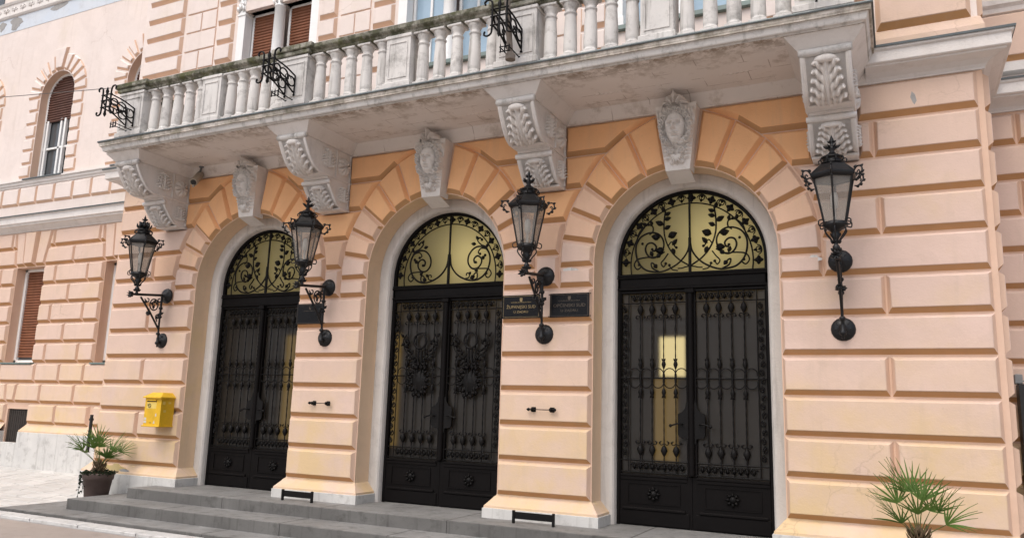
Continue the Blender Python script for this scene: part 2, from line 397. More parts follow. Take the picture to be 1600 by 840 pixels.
def block(poly, parent, name='rusticated_block', y=0, gap=.006, bev=.029, dep=.048, low=.021, mats=None, jit=.0025, axis='y'):
    """bossed masonry block: polygon (x,z) on plane y, four bevels and a proud face"""
    if len(poly) > 4: jit = 0
    j = lambda q: tuple((a+random.uniform(-jit, jit), b+random.uniform(-jit, jit)) for a, b in q)
    base = inset_poly(poly, gap); r1 = j(inset_edges(poly, lambda q: gap+bev+low*max(0, q[1]-.3)/.7)); r2 = inset_poly(r1, .006)
    n = len(poly); dd = dep+random.uniform(-.002, .002)
    cx = sum(p[0] for p in poly)/n; cz = sum(p[1] for p in poly)/n
    lv = [(base, .004), (r1, -dd), (r2, -dd-.005)]
    vs = [(a-cx, yy, b-cz) for L, yy in lv for a, b in L]
    if axis == 'x': vs = [(-yy, a, b) for a, yy, b in vs]
    m = MB()
    for i in range(n):
        i2 = (i+1) % n; a, b = poly[i], poly[i2]; mx_ = (a[0]+b[0])/2-cx, (a[1]+b[1])/2-cz
        ex, ez = b[0]-a[0], b[1]-a[1]; L = math.hypot(ex, ez) or 1; nz_ = abs(ex)/L*(1 if mx_[1] > 0 else -1)
        m.add([vs[i], vs[i2], vs[n+i2], vs[n+i]], [(0, 1, 2, 3)], 1 if nz_ < -.6 else 2 if nz_ < .75 else 0)  # downward bevels take the darker paint, underside shade as colour
    m.add(vs, [(n+i, n+(i+1) % n, 2*n+(i+1) % n, 2*n+i) for i in range(n)], 0)
    if n <= 4: m.add(vs, [tuple(range(2*n, 3*n))], 0)
    else: m.add(vs, [tuple(2*n+k for k in t3) for t3 in tessellate_polygon([[Vector((a, b, 0)) for a, b in r2]])], 0)
    loc = (cx, y, cz) if axis == 'y' else (y, cx, cz)
    ms = list(mats or [FACE, BEVSHADE]); ms += [SIDE] if len(ms) < 3 else []
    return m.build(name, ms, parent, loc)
def rect(x0, x1, z0, z1): return [(x0, z0), (x1, z0), (x1, z1), (x0, z1)]
def wall_open(m, x0, x1, z0, z1, y, ops, mat=0, steps=20):
    """front wall sheet with rectangular or round-headed openings (xa,xb,za,zspring,arched)"""
    xs = {x0, x1}
    for xa, xb, za, zb, ar in ops:
        xs |= {xa, xb}
        if ar:
            c, r = (xa+xb)/2, (xb-xa)/2
            xs |= {c-r*math.cos(PI*i/steps) for i in range(1, steps)}
    xs = sorted(x for x in xs if x0 <= x <= x1)
    for a, b in zip(xs, xs[1:]):
        mid = (a+b)/2; iv = [(z0, z0)]; ups = []
        for xa, xb, za, zb, ar in sorted(ops, key=lambda o: o[2]):
            if xa < mid < xb:
                if ar:
                    c, r = (xa+xb)/2, (xb-xa)/2
                    f = lambda x: zb+math.sqrt(max(0, r*r-(x-c)**2))
                    ups.append(((za, za), (f(a), f(b))))
                else: ups.append(((za, za), (zb, zb)))
        cur = (z0, z0)
        for lo, hi in ups:
            if lo[0] > cur[0]+1e-4: m.quad((a, y, cur[0]), (b, y, cur[1]), (b, y, lo[1]), (a, y, lo[0]), mat)
            cur = hi
        if cur[0] < z1-1e-4: m.quad((a, y, cur[0]), (b, y, cur[1]), (b, y, z1), (a, y, z1), mat)
def outline(xa, xb, za, zb, ar, steps=28):
    """open outline from left foot over the head to the right foot"""
    if ar:
        c, r = (xa+xb)/2, (xb-xa)/2
        return [(xa, za)]+[(c-r*math.cos(PI*i/steps), zb+r*math.sin(PI*i/steps)) for i in range(steps+1)]+[(xb, za)]
    return [(xa, za), (xa, zb), (xb, zb), (xb, za)]
def band(m, line, prof, mat=0, smooth=False, closed=False):
    """profile (inward offset, y) swept along an xz outline"""
    L = [Vector(p) for p in line]; k = len(L); vs = []
    for i in range(k):
        ds = []
        if i: ds.append((L[i]-L[i-1]).normalized())
        if i < k-1: ds.append((L[i+1]-L[i]).normalized())
        ns = [Vector((d[1], -d[0])) for d in ds]; q = sum(ns, Vector((0, 0))).normalized(); q = q/max(.3, q.dot(ns[0]))
        vs += [(L[i][0]+q[0]*o, y, L[i][1]+q[1]*o) for o, y in prof]
    p = len(prof)
    m.add(vs, [(i*p+j, i*p+j+1, i*p+p+j+1, i*p+p+j) for i in range(k-1) for j in range(p-1)], mat, smooth)

# ------------------------------------------------------------------ dimensions of the front
CX = (-3.785, -.919, 1.98); A = .922; ZC = .275            # arch centres, half opening, springing
XL, XR = -6.33, 4.62; CL, CRR = -6.37, 4.66                # block ends and arrises of the projecting front
ZT = 1.785                                                 # top of the rusticated ground floor
D = 1.2                                                    # set-back of the wings
PX = (-5.19, -2.375, .53, 3.44)                            # pier axes (lanterns, corbels)
PLAT = -2.385
_et = [(8.6, 1.516), (22.5, 1.457), (36.7, 1.40), (51, 1.337), (65, 1.325), (79, 1.313), (90, 1.31)]
def er(th): return float(np.interp(th, [a for a, b in _et], [b for a, b in _et]))
_ex = [(er(t)*math.sin(math.radians(t)), ZC+er(t)*math.cos(math.radians(t))) for t in np.linspace(8.6, 90, 60)]
def xe(z):
    if z <= ZC: return 1.31
    zz = [b for a, b in _ex][::-1]; xx = [a for a, b in _ex][::-1]
    return float(np.interp(z, zz, xx))

# ------------------------------------------------------------------ ground
def gz(y): return float(np.interp(y, [-1.45, -.5, 1.05, 1.6], [-2.665, -2.648, -2.50, -2.50]))
m = MB(); ys = [-90, -30, -10, -4, -1.62, -1.45, -1.0, -.5, 0, .5, 1.05, 1.6, 40]; xs = [-120, -60, -30, -20, -14, -9, -6, -3, 0, 4, 8, 20, 60, 120]
m.grid([[(x, y, gz(y)-.03) for x in xs] for y in ys], smooth=False)
ground = m.build('ground', [STREET], kind='structure', label='pinkish beige street paving in front of the steps')
def tile(x0, x1, y0, y1, mat, name, parent, up=0, gap=.010):
    x0 += gap; x1 -= gap; y0 += gap; y1 -= gap; t = .006
    q = random.uniform(-.0015, .0015)+up
    mm = MB(); cx, cy = (x0+x1)/2, (y0+y1)/2; z0 = gz(cy)
    lo = [(x0, y0), (x1, y0), (x1, y1), (x0, y1)]; hi = [(x0+t, y0+t), (x1-t, y0+t), (x1-t, y1-t), (x0+t, y1-t)]
    vs = [(a-cx, b-cy, gz(b)-z0-.045) for a, b in lo]+[(a-cx, b-cy, gz(b)-z0-.006+q) for a, b in lo]+[(a-cx, b-cy, gz(b)-z0+q) for a, b in hi]
    mm.add(vs, [(i, (i+1) % 4, 4+(i+1) % 4, 4+i) for i in range(4)]+[(4+i, 4+(i+1) % 4, 8+(i+1) % 4, 8+i) for i in range(4)]+[(8, 9, 10, 11)])
    o = mm.build(name, [mat], parent, (cx, cy, z0-0)); return o
pav = MB(); pav.grid([[(x, y, gz(y)-.018) for x in (-24, -16, -12, -9, -6.2)] for y in (-1.42, -1, -.5, 0, .5, 1.05, 1.4)], smooth=False)
pavement = pav.build('pavement', [CEMENT], kind='structure', label='pale stone pavement beside the left wing')
y = -1.40; row = 0
while y < 1.10:
    h = .30 if y < .6 else .25
    x = -6.22 - (.0 if row % 2 else .27); x1 = -6.17
    while x1 > -13.5:
        wd = random.uniform(.46, .62)
        x0 = x1-wd if x1 < -6.2 or row % 2 else x1-.3
        tile(x0, x1, y, min(y+h, 1.13), PAVE, 'paving_slab', pavement); x1 = x0
    y += h; row += 1
kb = MB(); kb.box(-13.5, 9, -1.66, -1.40, -2.75, -2.69)
kerb = kb.build('kerb', [CEMENT], kind='structure', label='white stone kerb strip along the lowest step')
x = -13.4
while x < 8.5:
    wd = random.uniform(.55, .95); tile(x, x+wd, -1.64, -1.41, KERB, 'kerb_stone', kerb, up=.004); x += wd

# ------------------------------------------------------------------ steps
steps = empty('entrance_steps', (0, 0, 0), 'three wide dark grey stone steps in front of the black doors', 'steps')
for (x0, yf, yb, zt, zb) in ((-4.95, -.53, .45, PLAT, -2.51), (-5.42, -1.0, -.10, -2.51, -2.64), (-6.15, -1.37, -.10, -2.637, -2.74)):
    x = x0; first = True; s0 = MB()
    st = None
    k = 0
    while x < 7.2:
        wd = random.uniform(1.25, 1.9) if k else 1.62
        x1 = min(x+wd, 7.2); mm = MB(); g = .0025
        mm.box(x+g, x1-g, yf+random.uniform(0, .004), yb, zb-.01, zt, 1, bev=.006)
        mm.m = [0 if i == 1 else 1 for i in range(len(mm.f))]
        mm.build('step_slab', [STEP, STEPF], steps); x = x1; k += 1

# ------------------------------------------------------------------ courthouse
court = empty('courthouse', (0, 0, PLAT), 'peach rusticated courthouse front with three arched doorways and a long white balcony', 'building')
court_inv = Matrix.Translation((0, 0, -PLAT))
class P:  # shorthand so that parts can be written in the front's own coordinates
    pass
anchor = court
def part(name, mb, mats, parent=None, **t):
    o = mb.build(name, mats, parent or court, **t)
    if parent is None: o.location = (0, 0, -PLAT)
    return o
doorops = [(c-A, c+A, -2.6, ZC, True) for c in CX]
m = MB(); wall_open(m, CL, CRR, -2.75, ZT+.12, 0, doorops)
for c in CX: band(m, outline(c-A, c+A, -2.6, ZC, True, 36), [(0, 0), (0, .26), (.004, .28)], 1)
m.quad((CL, 0, -2.75), (CL, D+.3, -2.75), (CL, D+.3, 1.99), (CL, 0, 1.99)); m.quad((CRR, 0, -2.75), (CRR, D+.3, -2.75), (CRR, D+.3, 1.99), (CRR, 0, 1.99))
wall = part('wall', m, [SIDE, REVEAL])

K = [-.36*k for k in range(7)]
# pier courses
for i in range(6):
    zt, zb = K[i], K[i+1]
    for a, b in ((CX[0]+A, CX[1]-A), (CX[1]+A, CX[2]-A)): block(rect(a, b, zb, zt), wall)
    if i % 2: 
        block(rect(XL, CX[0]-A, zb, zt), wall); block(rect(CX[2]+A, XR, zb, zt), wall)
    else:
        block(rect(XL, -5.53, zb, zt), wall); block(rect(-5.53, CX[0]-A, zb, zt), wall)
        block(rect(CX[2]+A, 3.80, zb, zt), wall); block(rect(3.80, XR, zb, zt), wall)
# voussoirs
ANG = [8.6, 22.5, 36.7, 51, 65, 79]
for c in CX:
    for sg in (-1, 1):
        for a, b in zip(ANG, ANG[1:]):
            tt = np.radians(np.linspace(a, b, 5)); 
            q = [(c+sg*A*math.sin(t), ZC+A*math.cos(t)) for t in tt]+[(c+sg*er(math.degrees(t))*math.sin(t), min(ZT-.002, ZC+er(math.degrees(t))*math.cos(t))) for t in tt[::-1]]
            block(q, wall, 'voussoir', gap=.0025 if a < 40 else .006, mats=[KEPT, BEVSHADE, KEPT] if a < 40 else [MIDP if a < 66 else FACE, BEVSHADE])
        tt = np.radians(np.linspace(79, 84, 3))
        q = [(c+sg*A*math.sin(t), ZC+A*math.cos(t)) for t in tt]+[(c+sg*A, .22), (c+sg*1.31, .22)]+[(c+sg*er(math.degrees(t))*math.sin(t), ZC+er(math.degrees(t))*math.cos(t)) for t in tt[::-1]]
        block(q, wall, 'voussoir')
        a, b = sorted((c+sg*A, c+sg*1.31)); block(rect(a, b, 0, .22), wall, 'voussoir')
# courses between and beside the arches
rows = [(0, .36), (.36, .72), (.72, 1.08), (1.08, 1.44), (1.44, ZT)]
def edge(c, sg, z0, z1, n=5):
    n = 3 if z0 > 1.4 else n; return [(c+sg*xe(z), z) for z in np.linspace(z0, z1, n)]
def vline(x, z0, z1): return [(x, z0), (x, z1)]
def fill(left, right): 
    q = left+right[::-1]; under = left[0][1] > .7 and max(p[0] for p in q) < 3.4 and min(p[0] for p in q) > -5.1
    mid_ = .3 < left[0][1] <= .7 and max(p[0] for p in q) < 3.4 and min(p[0] for p in q) > -5.6
    block(q, wall, gap=.0025 if under else .006, mats=[KEPT, BEVSHADE, KEPT] if under else [MIDP, BEVSHADE] if mid_ else None)
CW = .195
for i, (z0, z1) in enumerate(rows):
    for k in (0, 1):
        l, r = edge(CX[k], 1, z0, z1), edge(CX[k+1], -1, z0, z1); px = PX[k+1]
        if i < 3: fill(l, r)
        else: fill(l, vline(px-CW, z0, z1)); fill(vline(px+CW, z0, z1), r)
    r = edge(CX[0], -1, z0, z1); px = PX[0]
    if i in (0, 2): fill(vline(XL, z0, z1), r)
    elif i == 1: fill(vline(XL, z0, z1), vline(-5.53, z0, z1)); fill(vline(-5.53, z0, z1), r)
    else: fill(vline(XL, z0, z1), vline(px-CW, z0, z1)); fill(vline(px+CW, z0, z1), r)
    l = edge(CX[2], 1, z0, z1); px = PX[3]
    if i in (0, 2): fill(l, vline(XR, z0, z1))
    elif i == 1: fill(l, vline(3.79, z0, z1)); fill(vline(3.79, z0, z1), vline(XR, z0, z1))
    elif i == 3: fill(l, vline(px-CW, z0, z1)); fill(vline(px+CW, z0, z1), vline(3.765, z0, z1)); fill(vline(3.765, z0, z1), vline(XR, z0, z1))
    else: fill(l, vline(px-CW, z0, z1)); fill(vline(px+CW, z0, z1), vline(XR, z0, z1))
# return face of the right corner
for z0, z1 in [(K[i+1], K[i]) for i in range(6)]+rows:
    block(rect(.04, D-.05, z0, z1), wall, y=CRR, axis='x')
# plinth of every pier
PLP = [(.0, -2.15), (.004, -2.162), (.02, -2.175), (.045, -2.205), (.085, -2.25), (.098, -2.262), (.10, -2.285)]
STP = [(.10, -2.285), (.112, -2.288), (.112, -2.75)]
for pth in ([(CL, 1.2), (CL, 0), (CX[0]-A, 0), (CX[0]-A, .26)], [(CX[0]+A, .26), (CX[0]+A, 0), (CX[1]-A, 0), (CX[1]-A, .26)],
            [(CX[1]+A, .26), (CX[1]+A, 0), (CX[2]-A, 0), (CX[2]-A, .26)], [(CX[2]+A, .26), (CX[2]+A, 0), (CRR, 0), (CRR, 1.2)]):
    m = MB(); m.sweep(pth, PLP); pl = part('plinth', m, [FACE])
    m = MB(); m.sweep(pth, STP); o = m.build('plinth_stone', [BASE], pl)

# stone frames, doors
def lunette_pts(z, c):
    return z
def make_door(ci):
    c = CX[ci]; W = .775
    m = MB(); band(m, outline(c-A, c+A, PLAT-.01, ZC, True, 40), [(-.002, .262), (.012, .255), (.10, .255), (.125, .262), (.14, .28), (.147, .31), (.147, .40)], 0)
    fr = part('door_surround', m, [JAMB])
    # frame of the door itself
    m = MB(); band(m, outline(c-W, c+W, PLAT, ZC, True, 40), [(-.01, .345), (.028, .345), (.034, .355), (.034, .40)], 0)
    m.box(c-W, c+W, .335, .41, .003, .035, bev=.008); m.box(c-W, c+W, .345, .40, .035, .125); m.box(c-W, c+W, .325, .41, .125, .15, bev=.008); m.box(c-W, c+W, .335, .41, .15, .178, bev=.006)
    d = part('door', m, [DOORM], label='black iron double door with grille and fanlight, ' + ('left', 'middle with wreath ornament', 'right')[ci])
    for sg in (-1, 1):
        m = MB(); X = lambda a: c+sg*a
        def bx(a, b, y0, y1, z0, z1, bev=.004):
            p, q = sorted((X(a), X(b))); m.box(p, q, y0, y1, z0, z1, bev=bev)
        bx(.012, .05, .35, .40, -1.88, .0); bx(.735, W-.036, .35, .40, -1.88, 0); bx(.05, .735, .355, .40, -.028, 0)
        bx(.002, W-.036, .355, .40, PLAT+.003, -1.88)                          # kick panel
        bx(.05, .735, .338, .355, -1.905, -1.88); bx(.05, .735, .345, .355, -1.94, -1.905)
        bx(.07, .715, .335, .355, -2.235, -2.205, .008); bx(.03, .74, .345, .355, -2.37, -2.235)
        for (a, b, z0, z1) in ((.12, .66, -1.975, -1.965), (.12, .66, -2.17, -2.16), (.12, .13, -2.16, -1.975), (.65, .66, -2.16, -1.975)): bx(a, b, .346, .355, z0, z1, 0)
        m.build('door_leaf', [DOORM], d)
        m = MB(); rx, rz = X(.39), -2.068
        m.lathe([(.055, .355), (.05, .342), (.03, .34), (.028, .33), (.001, .328)], 12, (rx, 0, rz), axis='y')
        for k in range(8):
            a = k*PI/4; m.leaf((rx+.02*math.cos(a), .34, rz+.02*math.sin(a)), (math.cos(a), -.1, math.sin(a)), .055, .034, .008)
        m.build('rosette', [IRON], d)
        m = MB(); g0, g1 = sorted((X(.05), X(.735))); m.quad((g0, .392, -1.88), (g1, .392, -1.88), (g1, .392, -.02), (g0, .392, -.02)); m.build('glass_pane', [DGLASS], d)
        # rails of the grille
        m = MB()
        for z, r in ((-.135, .006), (-.914, .0075), (-1.745, .006), (-1.862, .006)): m.tube([(X(.05), .36, z), (X(.735), .36, z)], r, 6)
        m.tube([(X(.655), .36, -1.86), (X(.655), .36, -.03)], .006, 6)
        m.build('grille_rail', [IRON], d)
        # border of curls along the outer side, top and bottom
        m = MB(); z = -1.70; k = 0
        while z > -9 and z < -.17:
            s2 = 1 if k % 2 else -1; xm = X(.695)
            m.tube([(xm+s2*a, .36, z+b) for a, b in spiral((0, .03), .034, .010, -PI/2, PI*1.3, 12)], .0045, 5)
            m.tube([(xm-s2*a, .36, z+b) for a, b in spiral((0, .03), .034, .014, PI/2, PI*2.0, 10)], .0045, 5)
            m.ball((xm, .355, z+.03), .011, 0, 6); m.leaf((xm, .355, z+.03), (s2*.6, 0, .8), .034, .02); m.leaf((xm, .355, z), (-s2*.6, 0, .8), .03, .018); z += .082; k += 1
        for zz, hh in ((-.082, .05), (-1.803, .05)):
            for a in (.10, .162, .222, .283, .344, .406, .468, .53, .592):
                m.tube([(X(a)+p, .36, zz+q) for p, q in spiral((0, 0), .042, .016, PI*.2, PI*2.1, 12)], .0045, 5)
                m.leaf((X(a), .355, zz-.035), (0, 0, 1), .07, .036); m.ball((X(a+.03), .355, zz+.02), .012, 0, 6)
        m.build('scroll_border', [IRON], d, kind='stuff')
        # bars
        for a in (.16, .283, .406, .53):
            m = MB(); x = X(a); tw = [(x, .36, z) for z in np.linspace(-1.86, -.03, 40)]
            m.tube(tw, [.0075 if k % 2 else .0055 for k in range(40)], 6)
            bud = lambda zz, r, h: m.lathe([(.004, zz-h), (r*.55, zz-h*.6), (r, zz), (r*.72, zz+h*.5), (.004, zz+h)], 8, (x, .36, 0))
            bud(-.205, .034, .06); bud(-1.64, .036, .06); bud(-.775, .024, .05); bud(-1.06, .024, .05)
            m.lathe([(.012, -.96), (.013, -.87)], 6, (x, .36, 0))
            for s2 in (-1, 1):
                m.tube([(x+s2*(p+.03), .36, -.285+q) for p, q in spiral((0, 0), .026, .012, PI*.9, -PI*.6, 8)], .005, 5); m.ball((x+s2*.045, .36, -.285), .011, 0, 6)
                m.tube([(x+s2*(p+.03), .36, -1.56-q) for p, q in spiral((0, 0), .026, .012, PI*.9, -PI*.6, 8)], .005, 5); m.ball((x+s2*.045, .36, -1.56), .011, 0, 6)
                m.leaf((x, .355, -.75), (s2*.5, 0, 1), .045, .02); m.leaf((x, .355, -1.08), (s2*.5, 0, -1), .045, .02)
            m.build('grille_bar', [IRON], d)
        m = MB()
        for a in (.1, .2215, .3445, .468, .59):
            for s2 in (-1, 1):
                m.tube([(X(a)+.058*math.cos(t), .36, -.914+s2*(.045+.055*math.sin(t))) for t in np.linspace(-.3, PI+.3, 12)], .0055, 5)
        m.build('grille_loop', [IRON], d)
        if ci == 1:     # wreath and torch ornament
            m = MB(); wx = X(.345)
            m.tube([(wx+.085*math.cos(t), .345, -.50+.09*math.sin(t)) for t in np.linspace(0, 2*PI, 21)[:-1]], .013, 6, closed=True)
            m.lathe([(.01, .335), (.075, .345), (.10, .36)], 14, (wx, 0, -.98), axis='y', sy=1.25)
            for k in range(34):
                t = k*2.399; r = .10+.05*(k % 5)/5; m.leaf((wx+r*.8*math.cos(t), .345, -.97+r*1.1*math.sin(t)), (math.cos(t), -.2, math.sin(t)), .07, .04, .006)
            for s2 in (-1, 1):
                m.tube([(p[0], .348, p[1]) for p in cr([(wx+s2*.03, -.85), (wx+s2*.10, -.70), (wx+s2*.20, -.62), (wx+s2*.24, -.50), (wx+s2*.20, -.42)], 5)], .008, 5)
                for k in range(16):
                    t = k/15; q = (wx+s2*(.05+.18*t), -.82+.36*t+.03*math.sin(k*2.1)); m.leaf((q[0], .345, q[1]), (s2*math.cos(k*1.7), -.1, math.sin(k*1.3)+.3), .07, .036, .006)
                m.tube([(wx+s2*.035, .35, -1.15), (wx+s2*.02, .35, -.6)], .012, 6)
            m.build('wreath_ornament', [IRON], d)
        # handle
        m = MB(); m.tube([(X(.09), .345, -1.37), (X(.09), .30, -1.37), (X(.13), .295, -1.365), (X(.19), .295, -1.385)], .009, 6); m.ball((X(.2), .295, -1.387), .017, 0, 8)
        m.build('handle', [IRON], d)
    m = MB(); n = 60
    m.tube([(c, .342, z) for z in np.linspace(-1.87, -.01, 70)], [.036 if k % 2 else .031 for k in range(70)], 10)
    m.box(c-.045, c+.045, .30, .37, -.05, 0, bev=.008)
    m.build('astragal', [DOORM], d)
    m = MB(); q = [(-.135, -1.47), (-.12, -1.50), (-.05, -1.51), (-.04, -1.56), (.04, -1.56), (.05, -1.51), (.12, -1.50), (.135, -1.47), (.135, -1.27), (.09, -1.25), (.06, -1.21), (.05, -1.15), (-.05, -1.15), (-.06, -1.21), (-.09, -1.25), (-.135, -1.27)]
    m.prism([(c+a, b) for a, b in q], .335, .352); m.build('lock_plate', [IRON], d)
    # fanlight
    R = W-.034; zb = .178
    m = MB(); ts = np.linspace(0, PI, 33)
    zf = lambda t: ZC+R*math.sin(t)
    poly = [(c-R, zb)]+[(c-R*math.cos(t), zf(t)) for t in ts]+[(c+R, zb)]
    m.add([(a, .392, b) for a, b in poly], [tuple(range(len(poly)))]); m.build('fanlight_pane', [LUNET], d)
    m = MB(); r2 = .635
    m.tube([(c-r2*math.cos(t), .36, ZC+r2*math.sin(t)) for t in np.linspace(-.15, PI+.15, 40)], .008, 6)
    m.tube([(c, .36, zb), (c, .36, ZC+R)], .013, 6); m.tube([(c, .355, zb), (c, .355, zb+.36)], .018, 6)
    m.build('fanlight_bar', [IRON], d)
    m = MB(); k = 0
    for t in np.arange(-.10, PI+.12, .155):
        rm = (r2+R)/2; x, z = c-rm*math.cos(t), ZC+rm*math.sin(t); rd = Vector((-math.cos(t), 0, math.sin(t))); tg = Vector((math.sin(t), 0, math.cos(t)))
        if z < zb+.03: continue
        if k % 2 == 0:
            for dv in (rd, -rd, tg, -tg): m.leaf(Vector((x, .355, z)), dv, .05, .042, .006)
            m.ball((x, .35, z), .016, 0, 6)
        else:
            for s2 in (1, -1): m.tube([(x+(rd*a+tg*b*s2)[0], .36, z+(rd*a+tg*b*s2)[2]) for a, b in spiral((0, 0), .05, .02, -PI/2, PI*.8, 9)], .006, 5)
            m.leaf(Vector((x, .355, z)), rd, .045, .03, .006); m.leaf(Vector((x, .355, z)), -rd, .045, .03, .006)
        k += 1
    m.build('fanlight_border', [IRON], d)
    for sg in (-1, 1):
        m = MB()
        if ci != 1:
            f = lambda a, b: (c+sg*(a-588)*.00126, .36, .178+(715-b)*.00134)
            def crv(L, r): m.tube(cr([f(*p) for p in L], 5), r, 6)
            crv([(590, 470), (605, 545), (645, 605), (700, 652), (780, 690), (850, 703), (950, 688), (1015, 635), (1045, 560), (1045, 480), (1010, 420), (955, 390), (895, 385), (845, 405), (812, 450), (808, 505), (835, 560), (890, 588), (940, 570), (965, 520), (948, 475), (905, 468), (872, 498), (882, 530), (906, 532)], .010)
            crv([(590, 668), (680, 612), (740, 550), (780, 480), (802, 400), (803, 300), (790, 215)], .009)
            crv([(800, 545), (870, 580), (960, 582), (1035, 595), (1062, 640), (1035, 675), (1005, 655), (1025, 632)], .008)
            crv([(1045, 470), (1020, 380), (960, 325), (905, 330), (900, 375), (930, 400)], .008)
            crv([(770, 560), (800, 600), (830, 635), (810, 665), (788, 640)], .008); crv([(850, 700), (905, 670), (915, 630), (890, 640), (880, 668)], .009)
            crv([(590, 668), (630, 675), (655, 682), (690, 684)], .007); crv([(770, 500), (740, 470), (705, 520)], .007); crv([(690, 700), (735, 690), (760, 660)], .007)
            for px, py, dx, dz, L, W_ in ((795, 255, -1, .5, .075, .045), (800, 290, -1, .3, .08, .05), (805, 330, 1, .5, .10, .06), (800, 365, -1, .5, .08, .05), (800, 230, .3, 1, .08, .045), (770, 430, -1, .4, .11, .08), (760, 405, -1, -.2, .07, .05), (835, 430, 1, .2, .10, .075), (735, 500, -.5, .6, .09, .05), (735, 520, -.3, -.8, .08, .05), (800, 530, 1, -.1, .10, .075), (830, 560, .8, -.6, .07, .05), (900, 580, .3, .8, .07, .045), (905, 330, .2, 1, .06, .04), (890, 640, -.6, -.8, .06, .05), (950, 325, .8, .5, .06, .04)):
                p = f(px, py); m.leaf((p[0], .352, p[2]), (sg*dx, -.05, dz), L, W_, .008)
            for px, py in ((990, 470), (938, 318), (700, 518), (790, 640), (905, 520), (760, 655), (1020, 640)): p = f(px, py); m.ball((p[0], .355, p[2]), .016, 0, 6)
        else:
            f = lambda a, b: (c+sg*(a-638)*.00137, .36, .178+(730-b)*.00131)
            def crv(L, r): m.tube(cr([f(*p) for p in L], 5), r, 6)
            crv([(645, 455), (660, 560), (715, 640), (795, 690), (880, 708), (955, 690), (1015, 630), (1040, 550), (1035, 480), (1000, 425), (935, 400), (875, 420), (832, 480), (830, 548), (866, 596), (918, 600), (955, 562), (958, 515), (920, 486), (887, 510), (892, 545), (915, 548)], .011)
            crv([(880, 605), (960, 604), (1030, 612), (1058, 655), (1030, 690), (1003, 668), (1022, 648)], .008)
            crv([(1030, 470), (1000, 410), (950, 385), (915, 345), (935, 320), (958, 340)], .009); crv([(1000, 425), (950, 420), (925, 455), (950, 475)], .008)
            crv([(800, 690), (840, 680), (845, 645), (820, 640), (815, 662)], .008); crv([(880, 705), (920, 690), (918, 640), (890, 655), (895, 680)], .009)
            for px, py, dx, dz, L, W_ in ((925, 340, -.5, .8, .06, .04), (905, 380, -1, .2, .07, .045), (960, 520, .7, .5, .06, .05), (905, 595, .4, -.8, .07, .05), (840, 655, .5, .4, .05, .04), (900, 670, -.6, -.3, .07, .055), (1005, 420, .4, .9, .07, .04)):
                p = f(px, py); m.leaf((p[0], .352, p[2]), (sg*dx, -.05, dz), L, W_, .008)
            for px, py in ((995, 485), (945, 470), (958, 340), (905, 545)): p = f(px, py); m.ball((p[0], .355, p[2]), .018, 0, 6)
        m.build('fanlight_scrollwork', [IRON], d)
for i in range(3): make_door(i)
# hall seen through the door glass
m = MB(); m.box(-5.4, 3.6, .46, 4.6, PLAT-.02, 1.75); del m.f[2], m.m[2], m.s[2]; m.m = [1, 0, 1, 0, 1]; hall = part('entrance_hall', m, [HALLW, HALLD])
m = MB(); m.box(-5.3, 3.5, 2.6, 2.66, PLAT, -.04); m.build('hall_partition', [HALLD], hall)
for cx_, w_ in ((CX[0], .5), (CX[1], .5), (CX[2], .9)):
    m = MB(); ly = 1.2 if cx_ < -2 else .85; m.ball((cx_+.26, ly, .50), .10, 0, 12); m.build('hall_lamp', [LAMPE], hall); m = MB(); m.tube([(cx_+.26, ly, .60), (cx_+.26, ly, 1.74)], .008, 6); m.build('hall_lamp_rod', [IRON], hall); m = MB(); m.ball((cx_-.5, 3.7, .9), .12, 0, 12); m.build('hall_lamp', [LAMPE], hall)
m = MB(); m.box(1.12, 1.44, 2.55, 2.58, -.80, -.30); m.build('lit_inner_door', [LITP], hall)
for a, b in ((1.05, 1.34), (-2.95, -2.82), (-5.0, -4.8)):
    m = MB(); m.box(a, b, 2.55, 2.58, -1.85, -.83 if a > 0 else -.2); m.build('hall_glow_strip', [LITY], hall)  # added glowing strips imitating yellow light inside the hall

